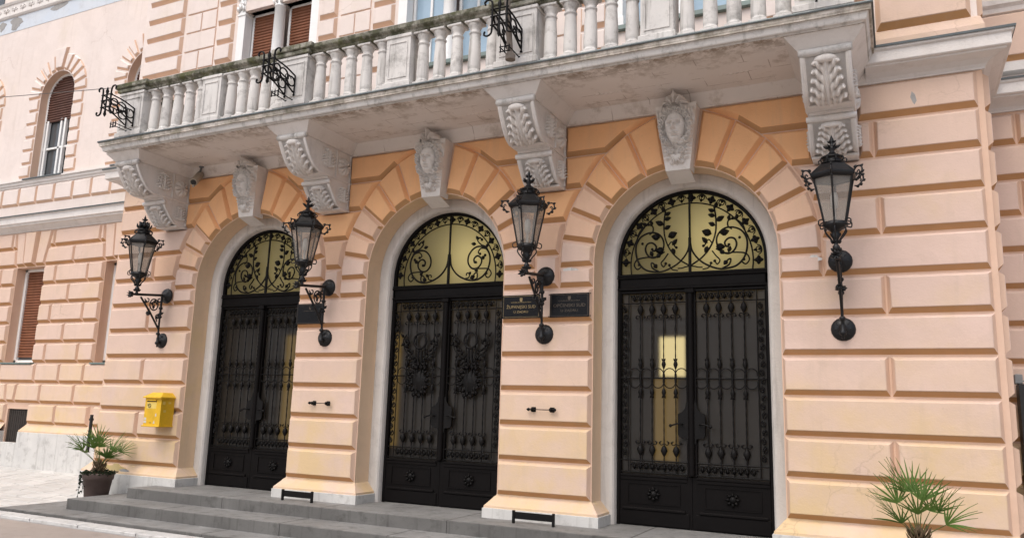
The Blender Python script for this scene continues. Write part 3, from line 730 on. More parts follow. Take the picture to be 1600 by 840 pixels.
# ------------------------------------------------------------------ carved pieces
def smooth(a, b, x): t = np.clip((x-a)/(b-a), 0, 1); return t*t*(3-2*t)
def gauss(x, z, cx, cz, sx, sz): return np.exp(-((x-cx)/sx)**2-((z-cz)/sz)**2)
def keystone_mesh(seed):
    r = np.random.default_rng(seed)
    nx, nz = 84, 150; H = .78
    zz = np.linspace(0, H, nz); U = np.linspace(-1, 1, nx)
    V = []
    Z, UU = np.meshgrid(zz, U, indexing='ij')
    half = .122+(.205-.122)*np.clip(Z/.62, 0, 1.06)
    X = UU*half
    h = np.zeros_like(X)
    # shell crest
    cx, cz = 0, .62; R = np.hypot(X-cx, Z-cz); T = np.arctan2(X-cx, Z-cz)
    sh = smooth(.145, .13, R)*smooth(1.25, 1.0, np.abs(T))*smooth(.03, .05, R)
    h = np.maximum(h, sh*(.05+.04*R/.13+.022*np.cos(T*11)))
    for sx in (-1, 1):   # side leaves of the crest
        for k in range(4):
            a = 1.2+.35*k; px, pz = sx*(.07+.035*k), .60+.03*math.cos(k*1.2); h = np.maximum(h, .06*gauss(X, Z, px, pz, .022, .035))
    # hair: wavy mass round the face
    fz = .405
    e = np.hypot(X/.145, (Z-fz-.02)/.20); hair = smooth(1.12, .92, e)
    waves = .024*np.sin(28*np.arctan2(X, Z-fz)+9*np.sin(45*Z)+60*e)
    h = np.maximum(h, hair*(.055+waves))
    for sx in (-1, 1):   # curls
        for k in range(9):
            a = -.3+k*.28; px = sx*.15*math.sin(a+.35); pz = fz+.185*math.cos(a+.35)
            d = np.hypot(X-px, Z-pz); h = np.maximum(h, smooth(.034, .024, d)*(.07+.02*np.cos(d*260)))
    # face
    X0, Z0 = X, Z; X = X/1.2; Z = fz+(Z-fz)/1.16
    ef = np.hypot(X/(.078+.012*np.clip((Z-fz)/.1, -1, 1)), (Z-fz)/.135)
    face = np.sqrt(np.clip(1-ef**2, 0, 1)); f = .055+.072*face
    fm = ef < 1
    g = f.copy()
    g -= .058*gauss(X, Z, -.033, fz+.030, .020, .017)+.058*gauss(X, Z, .033, fz+.030, .020, .017)
    g += .026*gauss(X, Z, -.033, fz+.024, .011, .007)+.026*gauss(X, Z, .033, fz+.024, .011, .007)
    g += .026*(gauss(X, Z, -.033, fz+.056, .026, .008)+gauss(X, Z, .033, fz+.056, .026, .008))
    g += .066*np.exp(-(X/.014)**2)*smooth(fz+.05, fz-.018, Z)*smooth(fz-.034, fz-.022, Z)
    g += .008*(gauss(X, Z, -.012, fz-.024, .007, .007)+gauss(X, Z, .012, fz-.024, .007, .007))
    g += .032*gauss(X, Z, 0, fz-.050, .024, .006)+.034*gauss(X, Z, 0, fz-.066, .020, .007)-.034*gauss(X, Z, 0, fz-.058, .028, .004)-.03*gauss(X, Z, 0, fz-.080, .025, .006)
    g += .014*gauss(X, Z, 0, fz-.10, .022, .016)+.008*(gauss(X, Z, -.045, fz-.015, .02, .025)+gauss(X, Z, .045, fz-.015, .02, .025))
    h = np.where(fm, np.maximum(h, g), h); X, Z = X0, Z0
    # drapery either side
    for sx in (-1, 1):
        for k in range(5):
            px = sx*(.125-.008*k); pz = .27-.038*k; h = np.maximum(h, (.06-.004*k)*gauss(X, Z, px, pz, .026, .017))
    # palmette below the chin
    for k in range(-4, 5):
        a = k*.34; L = .085-.006*abs(k); d = (X*math.sin(a)+(Z-.145)*-math.cos(a)*1.0); s = X*math.cos(a)+(Z-.145)*math.sin(a)
        h = np.maximum(h, .062*np.exp(-(s/.011)**4)*smooth(-.005, .02, d)*smooth(L+.012, L-.01, d))
    for sx in (-1, 1):
        d = np.hypot(X-sx*.055, Z-.185); h = np.maximum(h, smooth(.038, .030, d)*(.055+.02*np.cos(d*190)))
        d = np.hypot(X-sx*.05, Z-.08); h = np.maximum(h, smooth(.026, .016, d)*(.04+.01*np.cos(d*240)))
    h = np.maximum(h, .05*gauss(X, Z, 0, .235, .05, .016))
    h += r.normal(0, .0006, h.shape)
    edge_ = smooth(1.0, .93, np.abs(UU)); h *= edge_
    base = -.125-.07*np.clip(Z/.64, 0, 1)
    top = smooth(.66, .70, Z)             # crest stands free of the block
    Y = base-h
    m = MB(); m.grid([[(float(X[i, j]), float(Y[i, j]), float(Z[i, j])) for j in range(nx)] for i in range(nz) if zz[i] <= .665])
    ck = [i for i in range(nz) if zz[i] > .645]
    # crest above the block: outline follows the shell
    rows_ = []
    for i in ck:
        zr = zz[i]-.62; hw = math.sqrt(max(1e-5, .140**2-zr**2))
        rows_.append([(u*hw, float(-.195-.085*(1-abs(u)**6)*(1+.30*math.cos(math.atan2(u*hw, zr)*11))), zz[i]) for u in np.linspace(-1, 1, 64)])
    m.grid(rows_)
    rb = [[(p[0], -.13, p[2]) for p in q] for q in rows_]; m.grid(rb)
    for e in (0, -1): m.grid([[q[e] for q in rows_], [q[e] for q in rb]])
    return m
def keystone_body():
    m = MB(); t, b = .205, .122; zt, zb = .66, 0
    yb, yt = -.125, -.195
    # front is the carving; sides, sloping underside and top
    for sg in (-1, 1): m.quad((sg*b, yb, zb), (sg*b, .06, zb), (sg*t, .06, zt), (sg*t, yt, zt))
    m.quad((-b, yb, zb), (b, yb, zb), (b+.004, .11, -.075), (-b-.004, .11, -.075))
    m.quad((-t, yt, zt), (t, yt, zt), (t, .05, zt), (-t, .05, zt)); return m
kb_me = keystone_body().mesh('keystone', [WPAINT])
kf_me = [keystone_mesh(s).mesh('carved_head', [CARVED]) for s in (1,)]
for i, c in enumerate(CX):
    o = link('keystone', kb_me, court, (c, 0, 1.13-PLAT)); 
    link('carved_head', kf_me[0], o)

def acanthus(u, v):
    """relief height 0..1 of a leaf on u in -1..1 (across), v in 0..1 (along, tip at 1)"""
    a = np.abs(u); h = np.zeros_like(a+v)
    for k in range(5):
        vb = .0+.17*k; reach = .98-.07*k
        d = v-(vb+.42*a-.20*a*a+.03*np.sin(a*9+k)); wd = .082*np.clip(1-(a/reach)**4, 0, 1)*(1+.22*np.cos(a*22+k))+1e-4
        q = np.clip(1-(d/wd)**2, 0, 1)*(a < reach)*smooth(.06, .2, a)
        h = np.maximum(h, np.sqrt(q)*(.35+.5*a+.20*np.cos(a*22+k)))
    stem = smooth(.15, .08, a)*smooth(0, .05, v)*smooth(.98, .9, v)*(.6+.25*np.cos(a*40))
    h = np.maximum(h, stem)
    tip = np.sqrt(np.clip(1-((v-.92)/.07)**2-(a/.55)**2, 0, 1))*.95
    return np.maximum(h, tip)
def relief_sheet(prof, x0, x1, fn, amp, nu, inner=.84):
    """sheet swept along a (y,z) profile with relief pushed along its normal"""
    Pq = [Vector(p) for p in prof]; L = [0]
    for a, b in zip(Pq, Pq[1:]): L.append(L[-1]+(b-a).length)
    rows_ = []
    for i, p in enumerate(Pq):
        t = (Pq[min(i+1, len(Pq)-1)]-Pq[max(i-1, 0)]).normalized(); n = Vector((-t[1], t[0]))
        if n[0] > 0: n = -n
        v = L[i]/L[-1]
        us = np.linspace(-1, 1, nu); h = fn(us/inner, np.full(nu, v))*amp*(np.abs(us) < inner)+.010*smooth(.84, .90, np.abs(us))
        rows_.append([(x0+(u+1)/2*(x1-x0), p[0]+n[0]*hh, p[1]+n[1]*hh) for u, hh in zip(us, h)])
    return rows_
def scurve(pts, n): return [tuple(p) for p in cr(pts, n)]
UPF = scurve([(-.895, 1.765), (-.885, 1.73), (-.845, 1.66), (-.785, 1.57), (-.71, 1.49), (-.62, 1.445), (-.565, 1.44)], 20)
LOF = scurve([(-.415, 1.335), (-.395, 1.30), (-.345, 1.24), (-.285, 1.165), (-.225, 1.115), (-.17, 1.105)], 16)
hw = .19
def side_relief(cx, cz, r, sgn, kind):
    """rosette or leaf relief on the flank, plane x = const"""
    n = 56; rows_ = []
    for i in range(n):
        row = []
        for j in range(n):
            a, b = (i/(n-1)*2-1)*r, (j/(n-1)*2-1)*r; R = math.hypot(a, b)/r; T = math.atan2(a, b)
            if kind == 'flower': h = .048*max(0, 1-R**6)*abs(math.cos(4*T))**.6*(R > .18)+.045*math.exp(-(R/.16)**2)
            else: h = .05*float(acanthus(np.array([a/r]), np.array([(b/r+1)/2]))[0])
            if max(abs(a), abs(b)) > r*.97: h = 0
            row.append((sgn*(hw+h), cx+a, cz+b))
        rows_.append(row)
    return rows_
def corbel():
    m = MB()
    poly = [(0, 1.93), (-.86, 1.93), (-.86, 1.81)]+[(y, z) for y, z in UPF]+[(-.44, 1.437), (-.44, 1.40), (-.40, 1.38)]+[(y, z) for y, z in LOF]+[(-.15, 1.105), (-.15, 1.08), (0, 1.08)]
    n = len(poly)
    for sg in (-1, 1): m.add([(sg*(hw-.004), y, z) for y, z in poly], [tuple(range(n))])
    for a, b in zip(poly, poly[1:]): m.quad((-hw+.004, a[0], a[1]), (hw-.004, a[0], a[1]), (hw-.004, b[0], b[1]), (-hw+.004, b[0], b[1]))
    # ledge between the tiers, foot
    m.box(-hw-.012, hw+.012, -.58, -.003, 1.425, 1.45, bev=.005); m.box(-hw-.006, hw+.006, -.19, -.003, 1.072, 1.098, bev=.006)
    # splayed head carrying the slab
    b0, b1 = (hw+.012, -.885, 1.80), (hw+.13, -1.0, 1.928)
    v = [(-b0[0], -.003, b0[2]), (-b0[0], b0[1], b0[2]), (b0[0], b0[1], b0[2]), (b0[0], -.003, b0[2]), (-b1[0], -.003, b1[2]), (-b1[0], b1[1], b1[2]), (b1[0], b1[1], b1[2]), (b1[0], -.003, b1[2])]
    m.add(v, [(0, 1, 2, 3), (0, 4, 5, 1), (1, 5, 6, 2), (2, 6, 7, 3)])
    # raised border rails on the flanks
    for sg in (-1, 1):
        m.tube([(sg*hw, y, z) for y, z in UPF], .016, 6); m.tube([(sg*hw, y, z) for y, z in LOF], .014, 6)
        m.tube([(sg*hw, -.30, 1.46), (sg*hw, -.30, 1.79)], .012, 6); m.tube([(sg*hw, -.03, 1.11), (sg*hw, -.03, 1.79)], .012, 6)
    return m
cb_me = corbel().mesh('corbel', [WPAINT])
m = MB(); m.grid(relief_sheet(UPF, -hw, hw, lambda u, v: acanthus(u, 1-v), .055, 97)); al_up = m.mesh('acanthus_relief', [CARVED])
m = MB(); m.grid(relief_sheet(LOF, -hw, hw, lambda u, v: acanthus(u, 1-v), .05, 97)); al_lo = m.mesh('acanthus_relief', [CARVED])
m = MB(); m.lathe([(.001, -hw-.025), (.03, -hw-.025), (.036, -hw-.01), (.033, 0), (.036, hw+.01), (.03, hw+.025), (.001, hw+.025)], 14, (0, -.90, 1.79), axis='x'); ro_up = m.mesh('roll', [WSTONE])
m = MB(); m.lathe([(.001, -hw-.02), (.026, -hw-.02), (.030, 0), (.026, hw+.02), (.001, hw+.02)], 14, (0, -.425, 1.365), axis='x'); ro_lo = m.mesh('roll', [WPAINT])
sides = []
for sg in (-1, 1):
    m = MB(); m.grid(side_relief(-.165, 1.615, .115, sg, 'flower')); sides.append(m.mesh('rosette_relief', [CARVED]))
    m = MB(); m.grid(side_relief(-.46, 1.64, .12, sg, 'leaf')); sides.append(m.mesh('leaf_relief', [CARVED]))
    m = MB(); m.grid(side_relief(-.145, 1.26, .10, sg, 'leaf')); sides.append(m.mesh('leaf_relief', [CARVED]))
for px in PX:
    o = link('corbel', cb_me, court, (px, 0, -PLAT))
    for me in (al_up, al_lo, ro_up, ro_lo, *sides): link(me.name.split('.')[0], me, o)

# ------------------------------------------------------------------ balcony
BX0, BX1, BY = -5.47, 3.74, -1.02
m = MB(); pth = [(BX0, 0), (BX0, BY), (BX1, BY), (BX1, 0)]
m.sweep(pth, [(-.012, 1.93), (0, 1.928), (.003, 1.936), (.030, 1.941), (.036, 1.95), (.046, 1.985), (.060, 2.012)], 2); m.sweep(pth, [(.060, 2.012), (.070, 2.014), (.074, 2.022), (.078, 2.058)], 0)
m.add([(BX0+.012, -.09, 1.93), (BX0+.012, BY+.012, 1.93), (BX1-.012, BY+.012, 1.93), (BX1-.012, -.09, 1.93)], [(0, 1, 2, 3)], 1)
m.sweep([(BX0, 0), (BX1, 0)], [(.004, ZT+.002), (.022, ZT+.006), (.024, ZT+.03), (.04, ZT+.06), (.07, ZT+.11), (.09, 1.93)], 1)
m.box(BX0-.07, BX1+.07, BY-.07, 0, 2.0, 2.056, 0)
balc = part('balcony', m, [FASCIA, SOFFIT, WSTONE])
m = MB(); m.sweep(pth, [(.06, 2.0565), (.088, 2.050), (.092, 2.060), (.088, 2.072), (-.03, 2.078)], 0); m.build('flashing', [ZINC], balc)
for k, x in enumerate((-4.4, -3.1, -1.55, -.25, 1.35, 2.6)):    # faint carved rosette strips on the soffit
    m = MB()
    for j in range(6):
        m.lathe([(.022, 0), (.016, -.005), (.004, -.006)], 8, (x-.12+.048*j, -.42, 1.9295))
    m.build('soffit_rosettes', [SOFFIT], balc)
# balustrade
def balu():
    m = MB()
    m.box(-.076, .076, -.076, .076, 0, .045, bev=.004)
    m.lathe([(.070, .045), (.074, .058), (.070, .07), (.061, .078), (.066, .09), (.068, .12), (.064, .3), (.056, .46), (.054, .475), (.064, .482), (.064, .496), (.055, .503), (.055, .53), (.068, .555), (.078, .575), (.078, .59)], 16)
    m.box(-.085, .085, -.085, .085, .59, .615, bev=.004); return m
bal_me = balu().mesh('baluster', [WSTONE]); ZB = 2.115
BYC = -.955
def pedestal(wd, dp=.24):
    m = MB(); h = wd/2; d = dp/2
    m.box(-h-.02, h+.02, -d-.02, d+.02, 0, .07, bev=.008); m.box(-h, h, -d, d, .07, .575); m.box(-h-.012, h+.012, -d-.012, d+.012, .575, .615, bev=.006)
    for a, b, z0, z1 in ((-h+.035, h-.035, .115, .128), (-h+.035, h-.035, .515, .528), (-h+.035, -h+.047, .128, .515), (h-.047, h-.035, .128, .515)): m.box(a, b, -d-.008, -d, z0, z1)
    return m
pw, pn = pedestal(.44).mesh('pedestal', [WSTONE]), pedestal(.31, .20).mesh('pedestal', [WSTONE])
PED = [(-5.02, 1), (-3.60, 0), (-2.30, 1), (-.83, 0), (.60, 1), (2.03, 0), (3.45, 1)]
for x, b in PED: link('pedestal', pw if b else pn, balc, (x, BYC, ZB-.035))
for (xa, ba), (xb, bb) in zip(PED, PED[1:]):
    a, b = xa+(.22 if ba else .155), xb-(.22 if bb else .155)
    for k in range(5): link('baluster', bal_me, balc, (a+(b-a)*(k+.5)/5, BYC, ZB-.03), rot=(0, 0, random.uniform(-.03, .03)))
for xs_ in (-5.12, 3.52):
    for yy in (-.72, -.50, -.28): link('baluster', bal_me, balc, (xs_, yy, ZB-.03))
RT = ZB-.03+.615
rp = [(.0, RT), (.03, RT), (.045, RT+.012), (.05, RT+.03), (.075, RT+.045), (.085, RT+.06), (.088, RT+.10), (.07, RT+.115), (0, RT+.12)]
m = MB(); m.sweep([(-5.17, 0), (-5.17, BYC-.04), (3.60, BYC-.04), (3.60, 0)], rp); m.sweep([(-5.07, 0), (-5.07, BYC+.04), (3.5, BYC+.04), (3.5, 0)][::-1], [(o, z) for o, z in rp])
m.box(-5.17, 3.6, BYC-.04, BYC+.04, RT+.002, RT+.118); m.box(-5.17, -5.07, BYC, 0, RT+.002, RT+.118); m.box(3.5, 3.6, BYC, 0, RT+.002, RT+.118)
for x, b in PED:
    if b: m.box(x-.30, x+.30, BYC-.165, BYC+.10, RT+.055, RT+.123, bev=.01); m.box(x-.26, x+.26, BYC-.145, BYC+.1, RT+.002, RT+.055, bev=.008)
m.build('handrail', [MOSS], balc)
m = MB(); m.box(BX0+.02, BX1-.02, BYC-.10, BYC+.10, 2.056, ZB-.028, bev=.006); m.build('balustrade_base', [WSTONE], balc)

# ------------------------------------------------------------------ cornices of the front
CP = [(.0, ZT+.002), (.02, ZT+.004), (.022, ZT+.02), (.04, ZT+.045), (.09, ZT+.075), (.17, ZT+.10), (.178, ZT+.104), (.18, ZT+.118), (.205, ZT+.122), (.212, ZT+.13), (.214, ZT+.225), (.230, ZT+.235), (.235, ZT+.24), (.235, ZT+.262)]
for pth in ([(CL, D), (CL, 0), (BX0+.01, 0)], [(BX1-.01, 0), (CRR, 0), (CRR, D)]):
    m = MB(); m.sweep(pth, CP); o = part('cornice', m, [WPAINT])
    m = MB(); m.sweep(pth, [(.2, ZT+.2625), (.247, ZT+.256), (.25, ZT+.275), (.24, ZT+.282), (-.02, ZT+.30)]); m.build('flashing', [ZINC], o)

# ------------------------------------------------------------------ upper floor of the front
UW = .735; UT = 4.22; UPC = (-3.665, -.885, 1.96)
upo = [(c-UW, c+UW, 2.86, UT, False) for c in UPC]
m = MB(); wall_open(m, CL, CRR, 2.0, 6.4, 0, upo); m.quad((CL, 0, 2), (CL, D+.2, 2), (CL, D+.2, 6.4), (CL, 0, 6.4)); m.quad((CRR, 0, 2), (CRR, D+.2, 2), (CRR, D+.2, 6.4), (CRR, 0, 6.4))
for o_ in upo: band(m, outline(*o_), [(0, 0), (0, .22)])
uw = part('upper_wall', m, [PALE])
UF = [PALE, MIDP]  # MIDP here goes on the downward bevels, underside shade as colour
strips = [(-5.44, -4.82), (-2.55, -2.04), (.32, .83)]
bl = [(XL+.05, -5.48), (-4.79, -4.45), (-2.90, -2.58), (-2.01, -1.66), (-.13, .29), (.86, 1.20), (2.72, 3.2), (3.3, 3.78)]
zr = [2.10, 2.28]+[2.88+.3*i for i in range(-1, 8)]
for a, b in bl:
    for z0, z1 in zip(zr[1:], zr[2:]): block(rect(a, b, z0, z1), uw, mats=UF, bev=.032, dep=.045)
for a, b in strips:
    for k, (z0, z1) in enumerate(zip(zr[1:], zr[2:])):
        if k % 2: block(rect(a, b, z0, z1), uw, 'ashlar_block', mats=UF, bev=.006, dep=.012, low=.003)
        else:
            mid = (a+b)/2; block(rect(a, mid, z0, z1), uw, 'ashlar_block', mats=UF, bev=.006, dep=.012, low=.003); block(rect(mid, b, z0, z1), uw, 'ashlar_block', mats=UF, bev=.006, dep=.012, low=.003)
for z0, z1 in ((2.29, 2.88), (2.88, 3.48)): block(rect(3.83, XR, z0, z1), uw, mats=[FACE, BEVSHADE], bev=.042, dep=.05); block(rect(.04, D-.05, z0, z1), uw, y=CRR, axis='x', mats=[FACE, BEVSHADE])
m = MB(); m.sweep([(3.82, 0), (CRR, 0), (CRR, D)], [(0, 2.30), (.02, 2.285), (.03, 2.25), (.045, 2.20), (.045, 2.05)]); part('upper_plinth', m, [FACE])
for k, c in enumerate(UPC):
    PIL = []
    for sg in (-1, 1):
        m = MB(); PIL.append(m)
        a, b = sorted((c+sg*UW, c+sg*(UW-.13))); m.box(a, b, .0, .14, 2.86, UT-.02); m.box(a-.015, b+.015, -.015, .14, 2.86, 2.98, bev=.008)
        m.box(a-.01, b+.01, -.012, .14, UT-.06, UT-.03, bev=.006); m.box(a+.004, b-.004, -.006, .14, UT-.03, UT+.2); m.box(a-.022, b+.022, -.03, .14, UT+.19, UT+.218, bev=.006)
        for q in range(10): m.leaf(((a+b)/2+random.uniform(-.06, .06), -.006, UT-.03+random.uniform(0, .12)), (random.uniform(-.6, .6), -.35, 1), .10, .06, .014)
    m = MB(); m.box(c-UW-.02, c+UW+.02, -.05, .2, 2.80, 2.86, bev=.008)
    wn = part('window', m, [WSTONE if k == 0 else SILLM], label=('twin window with brown roller shutters', 'twin window with painted sky reflection, middle', 'twin window with painted sky reflection, right')[k])
    m = MB(); m.box(c-UW+.14, c-.06, .06, .2, UT-.0, UT+.06, bev=.01); m.box(c+.06, c+UW-.14, .06, .2, UT-.0, UT+.06, bev=.01); m.box(c-UW+.12, c+UW-.12, .075, .2, UT+.06, UT+.219); m.box(c-UW-.03, c+UW+.03, -.04, .1, UT+.22, UT+.30, bev=.012); m.build('lintel', [WSTONE], wn)
    m = MB(); m.lathe([(.10, 2.86), (.10, 2.9), (.088, 2.93), (.092, 2.96), (.085, 2.98), (.082, 3.4), (.074, UT-.05), (.082, UT-.045), (.082, UT-.03), (.074, UT-.025), (.078, UT+.08), (.10, UT+.18)], 20, (c, .05, 0)); m.box(c-.11, c+.11, -.06, .16, UT+.18, UT+.219, bev=.006)
    for q in range(16): t = q*PI/8; m.leaf((c+.072*math.cos(t), .05+.072*math.sin(t), UT-.02+.07*(q % 2)), (math.cos(t)*.4, math.sin(t)*.4, 1), .09, .05, .012, nrm=(math.cos(t), math.sin(t), 0))
    m.build('column', [WFRAME], wn)
    for m in PIL: m.build('pilaster', [WFRAME], wn)
    for sg in (-1, 1):
        a, b = sorted((c+sg*.075, c+sg*(UW-.13))); 
        m = MB(); f = .035
        for x0, x1, z0, z1 in ((a, a+f, 2.87, UT), (b-f, b, 2.87, UT), (a, b, UT-f, UT), (a, b, 2.87, 2.87+f)): m.box(x0, x1, .15, .20, z0, z1, bev=.004)
        m.build('frame', [WFRAME], wn)
        if k == 0:
            m = MB(); z = 3.02
            while z < UT-.02: 
                m.add([(a+f, .172, z), (b-f, .172, z), (b-f, .158, z+.012), (a+f, .158, z+.012), (a+f, .158, z+.036), (b-f, .158, z+.036), (b-f, .172, z+.044), (a+f, .172, z+.044)], [(0, 1, 2, 3), (3, 2, 5, 4), (4, 5, 6, 7)]); z += .044
            m.build('shutter', [SHUT], wn, kind='stuff')
            m = MB(); m.quad((a+f, .185, 2.9), (b-f, .185, 2.9), (b-f, .185, UT), (a+f, .185, UT)); m.build('pane', [DARKG], wn)
        else:
            m = MB(); m.quad((a+f, .185, 2.9), (b-f, .185, 2.9), (b-f, .185, UT), (a+f, .185, UT)); m.build('pane', [WGLASS], wn)
            m = MB(); x_ = (a+b)/2; m.box(x_-.016, x_+.016, .16, .2, 2.9, UT); m.build('mullion', [WFRAME], wn)
            m = MB(); m.tube([(x_, .16, 3.25), (x_, .13, 3.25), (x_, .13, 3.36), (x_, .16, 3.36)], .008, 6); m.build('window_handle', [IRON], wn)

# ------------------------------------------------------------------ left wing
LX0 = -15.5
wins = [-12.73, -10.29, -7.845]; hwid = .412; W0, W1 = -.70, 1.03
arcs = [-12.70, -10.25, -7.80]; ah = .495; AS, A0 = 4.355, 2.74
ops = [(c-hwid, c+hwid, W0, W1, False) for c in wins]+[(c-.34, c+.24, -2.09, -1.515, False) for c in (-12.43, -10.06)]
m = MB(); wall_open(m, LX0, CL+.3, -2.75, 2.0, D, ops)
for o_ in ops: band(m, outline(*o_), [(0, D), (0, D+.22)])
for o_ in ops: m.quad((o_[0], D, o_[2]), (o_[1], D, o_[2]), (o_[1], D+.22, o_[2]), (o_[0], D+.22, o_[2]))
lw = part('wing_wall', m, [SIDE], label='lower wall of the left wing')
R_ = [1.04-.3505*i for i in range(9)]
def lrow(i): return R_[i+1], R_[i]
segs = [(-15.2, -13.14), (-12.318, -10.70), (-9.878, -8.257), (-7.433, -6.6)]
for i in range(5):
    z0, z1 = lrow(i)
    for a, b in segs:
        if a < -14: 
            block(rect(-13.9, b, z0, z1), lw, y=D); continue
        if b > -7: block(rect(a, b, z0, z1), lw, y=D); continue
        L = b-a
        cuts = [a, a+.352, a+1.22, b] if i % 2 == 0 else [a, a+.77, b]
        for p, q in zip(cuts, cuts[1:]): block(rect(p, q, z0, z1), lw, y=D)
for i, cuts in ((5, [-13.2, -12.3, -11.6, -10.74, -9.74, -9.08, -8.44, -7.8, -7.1, -6.45]), ):
    z0, z1 = lrow(i)
    for p, q in zip(cuts, cuts[1:]): block(rect(p, q, z0, z1), lw, y=D)
z0, z1 = lrow(6)
for p in ([(-13, z0), (-12.0, z0), (-12.0, z1), (-13, z1)], [(-11.98, z0), (-11.2, z0), (-11.2, z1), (-11.98, z1)], [(-11.2, z0), (-10.45, z0), (-10.49, z1), (-11.2, z1)], [(-10.45, z0), (-10.22, z0), (-10.18, z1), (-10.49, z1)], [(-10.22, z0), (-9.52, z0), (-9.52, z1), (-10.18, z1)], rect(-9.52, -8.63, z0, z1), rect(-8.63, -7.8, z0, z1), rect(-7.8, -7.0, z0, z1), rect(-7.0, -6.45, z0, z1)): block(p, lw, y=D)
z0, z1 = lrow(7)
for p, q in ((-12.15, -11.3), (-11.3, -10.43), (-9.80, -9.05), (-9.05, -8.2), (-8.1, -7.3), (-7.3, -6.45)): block(rect(p, q, z0, z1), lw, y=D)
# flat arches over the windows
for c in wins:
    zt = 1.70; za, zm = 1.04, 1.375
    block([(c-.155, za), (c+.125, za), (c+.17, zt), (c-.20, zt)][::1], lw, 'window_keystone', y=D, dep=.085, bev=.03)
    block([(c-.41, za), (c-.165, za), (c-.21, zt), (c-.50, zt)], lw, 'voussoir', y=D); block([(c+.135, za), (c+.39, za), (c+.54, zt), (c+.18, zt)], lw, 'voussoir', y=D)
    nx_ = c+2.445
    if c < -8:
        block([(c+.40, za), (c+1.20, za), (c+1.20, zm), (c+.47, zm)], lw, y=D); block([(c+1.20, za), (nx_-.42, za), (nx_-.455, zm), (c+1.20, zm)], lw, y=D)
        block([(c+.475, zm), (c+.62, zm), (c+.62, zt), (c+.545, zt)], lw, y=D); block(rect(c+.62, c+1.85, zm, zt), lw, y=D); block([(c+1.85, zm), (nx_-.46, zm), (nx_-.50, zt), (c+1.85, zt)], lw, y=D)
# windows of the ground floor
for k, c in enumerate(wins):
    m = MB()
    for x0, x1, z0, z1 in ((c-hwid, c-hwid+.06, W0, W1), (c+hwid-.06, c+hwid, W0, W1), (c-hwid, c+hwid, W1-.05, W1), (c-hwid, c+hwid, W0, W0+.05)): m.box(x0, x1, D+.16, D+.22, z0, z1, bev=.004)
    wn = part('window', m, [WFRAME])
    m = MB(); z = W0+.1
    while z < W1-.05:
        m.add([(c-hwid+.06, D+.205, z), (c+hwid-.06, D+.205, z), (c+hwid-.06, D+.185, z+.012), (c-hwid+.06, D+.185, z+.012), (c-hwid+.06, D+.188, z+.038), (c+hwid-.06, D+.188, z+.038), (c+hwid-.06, D+.205, z+.05), (c-hwid+.06, D+.205, z+.05)], [(0, 1, 2, 3), (3, 2, 5, 4), (4, 5, 6, 7)]); z += .05
    m.build('shutter', [SHUT], wn, kind='stuff')
    m = MB(); m.quad((c-hwid, D+.212, W0), (c+hwid, D+.212, W0), (c+hwid, D+.212, W1), (c-hwid, D+.212, W1)); m.build('pane', [DARKG], wn)
    m = MB(); m.box(c-hwid-.03, c+hwid+.03, D-.07, D+.2, W0-.035, W0-.004, bev=.006); m.build('sill', [SILLM], wn)
for c in (-12.43, -10.06):
    m = MB()
    for k in range(10): m.box(c-.34+.058*k+.006, c-.34+.058*(k+1)-.004, D+.03, D+.06, -2.09, -1.515)
    m.box(c-.34, c+.24, D+.07, D+.08, -2.09, -1.515); part('cellar_grate', m, [GRILLB])
# plinth of the wing
for a, b in ((-11.95, -10.42), (-9.80, CL+.2)):
    m = MB(); m.sweep([(a, D+.1), (a, D), (b, D)], [(0, -1.755), (.01, -1.77), (.03, -1.80), (.075, -1.86), (.09, -1.875), (.09, -1.90)]); pl = part('wing_plinth', m, [FACE])
    m = MB(); x = a
    while x < b-.05:
        q = min(x+random.uniform(.9, 1.4), b); 
        if b-q < .4: q = b
        m2 = MB(); m2.box(x-.09 if x == a else x+.002, q-.002, D-.10, D+.02, -2.75, -1.90, bev=.005); m2.build('plinth_slab', [BASE], pl); x = q
m = MB(); m.box(-10.52, -9.90, D-.05, D+.02, -2.75, -2.09, bev=.006); part('wing_plinth', m, [BASE])
# cornice and panelled band
m = MB(); m.sweep([(LX0, D), (CL+.1, D)], [(0, 1.70), (.015, 1.705), (.03, 1.73), (.11, 1.79), (.15, 1.80), (.155, 1.83), (.185, 1.838), (.19, 1.94), (.205, 1.955), (.21, 1.965)]); o = part('wing_cornice', m, [WPAINT])
m = MB(); m.sweep([(LX0, D), (CL+.1, D)], [(.19, 1.966), (.225, 1.962), (.228, 1.982), (0, 2.03)]); m.build('flashing', [ZINC], o)
aops = [(c-ah, c+ah, A0, AS, True) for c in arcs]
m = MB(); wall_open(m, LX0, CL+.3, 2.0, 7.4, D, aops)
for o_ in aops: band(m, outline(*o_), [(0, D), (0, D+.20)], 1)
lu = part('wing_upper_wall', m, [PALE, SIDE], label='smooth pale pink upper wall of the left wing')
x = -13.0
while x < -6.6: block(rect(x, x+.515, 2.225, 2.60), lu, 'band_panel', y=D, mats=UF, bev=.03, dep=.03); x += .515
m = MB(); m.sweep([(LX0, D), (CL+.1, D)], [(0, 2.60), (.02, 2.605), (.025, 2.63), (.05, 2.65), (.055, 2.69), (.08, 2.70), (.08, 2.725), (0, 2.735)]); part('sill_band', m, [WPAINT])
def pale_block(q, dep=.028): return block(q, lu, 'surround_block', y=D, mats=UF, bev=.02, dep=dep, gap=.012)
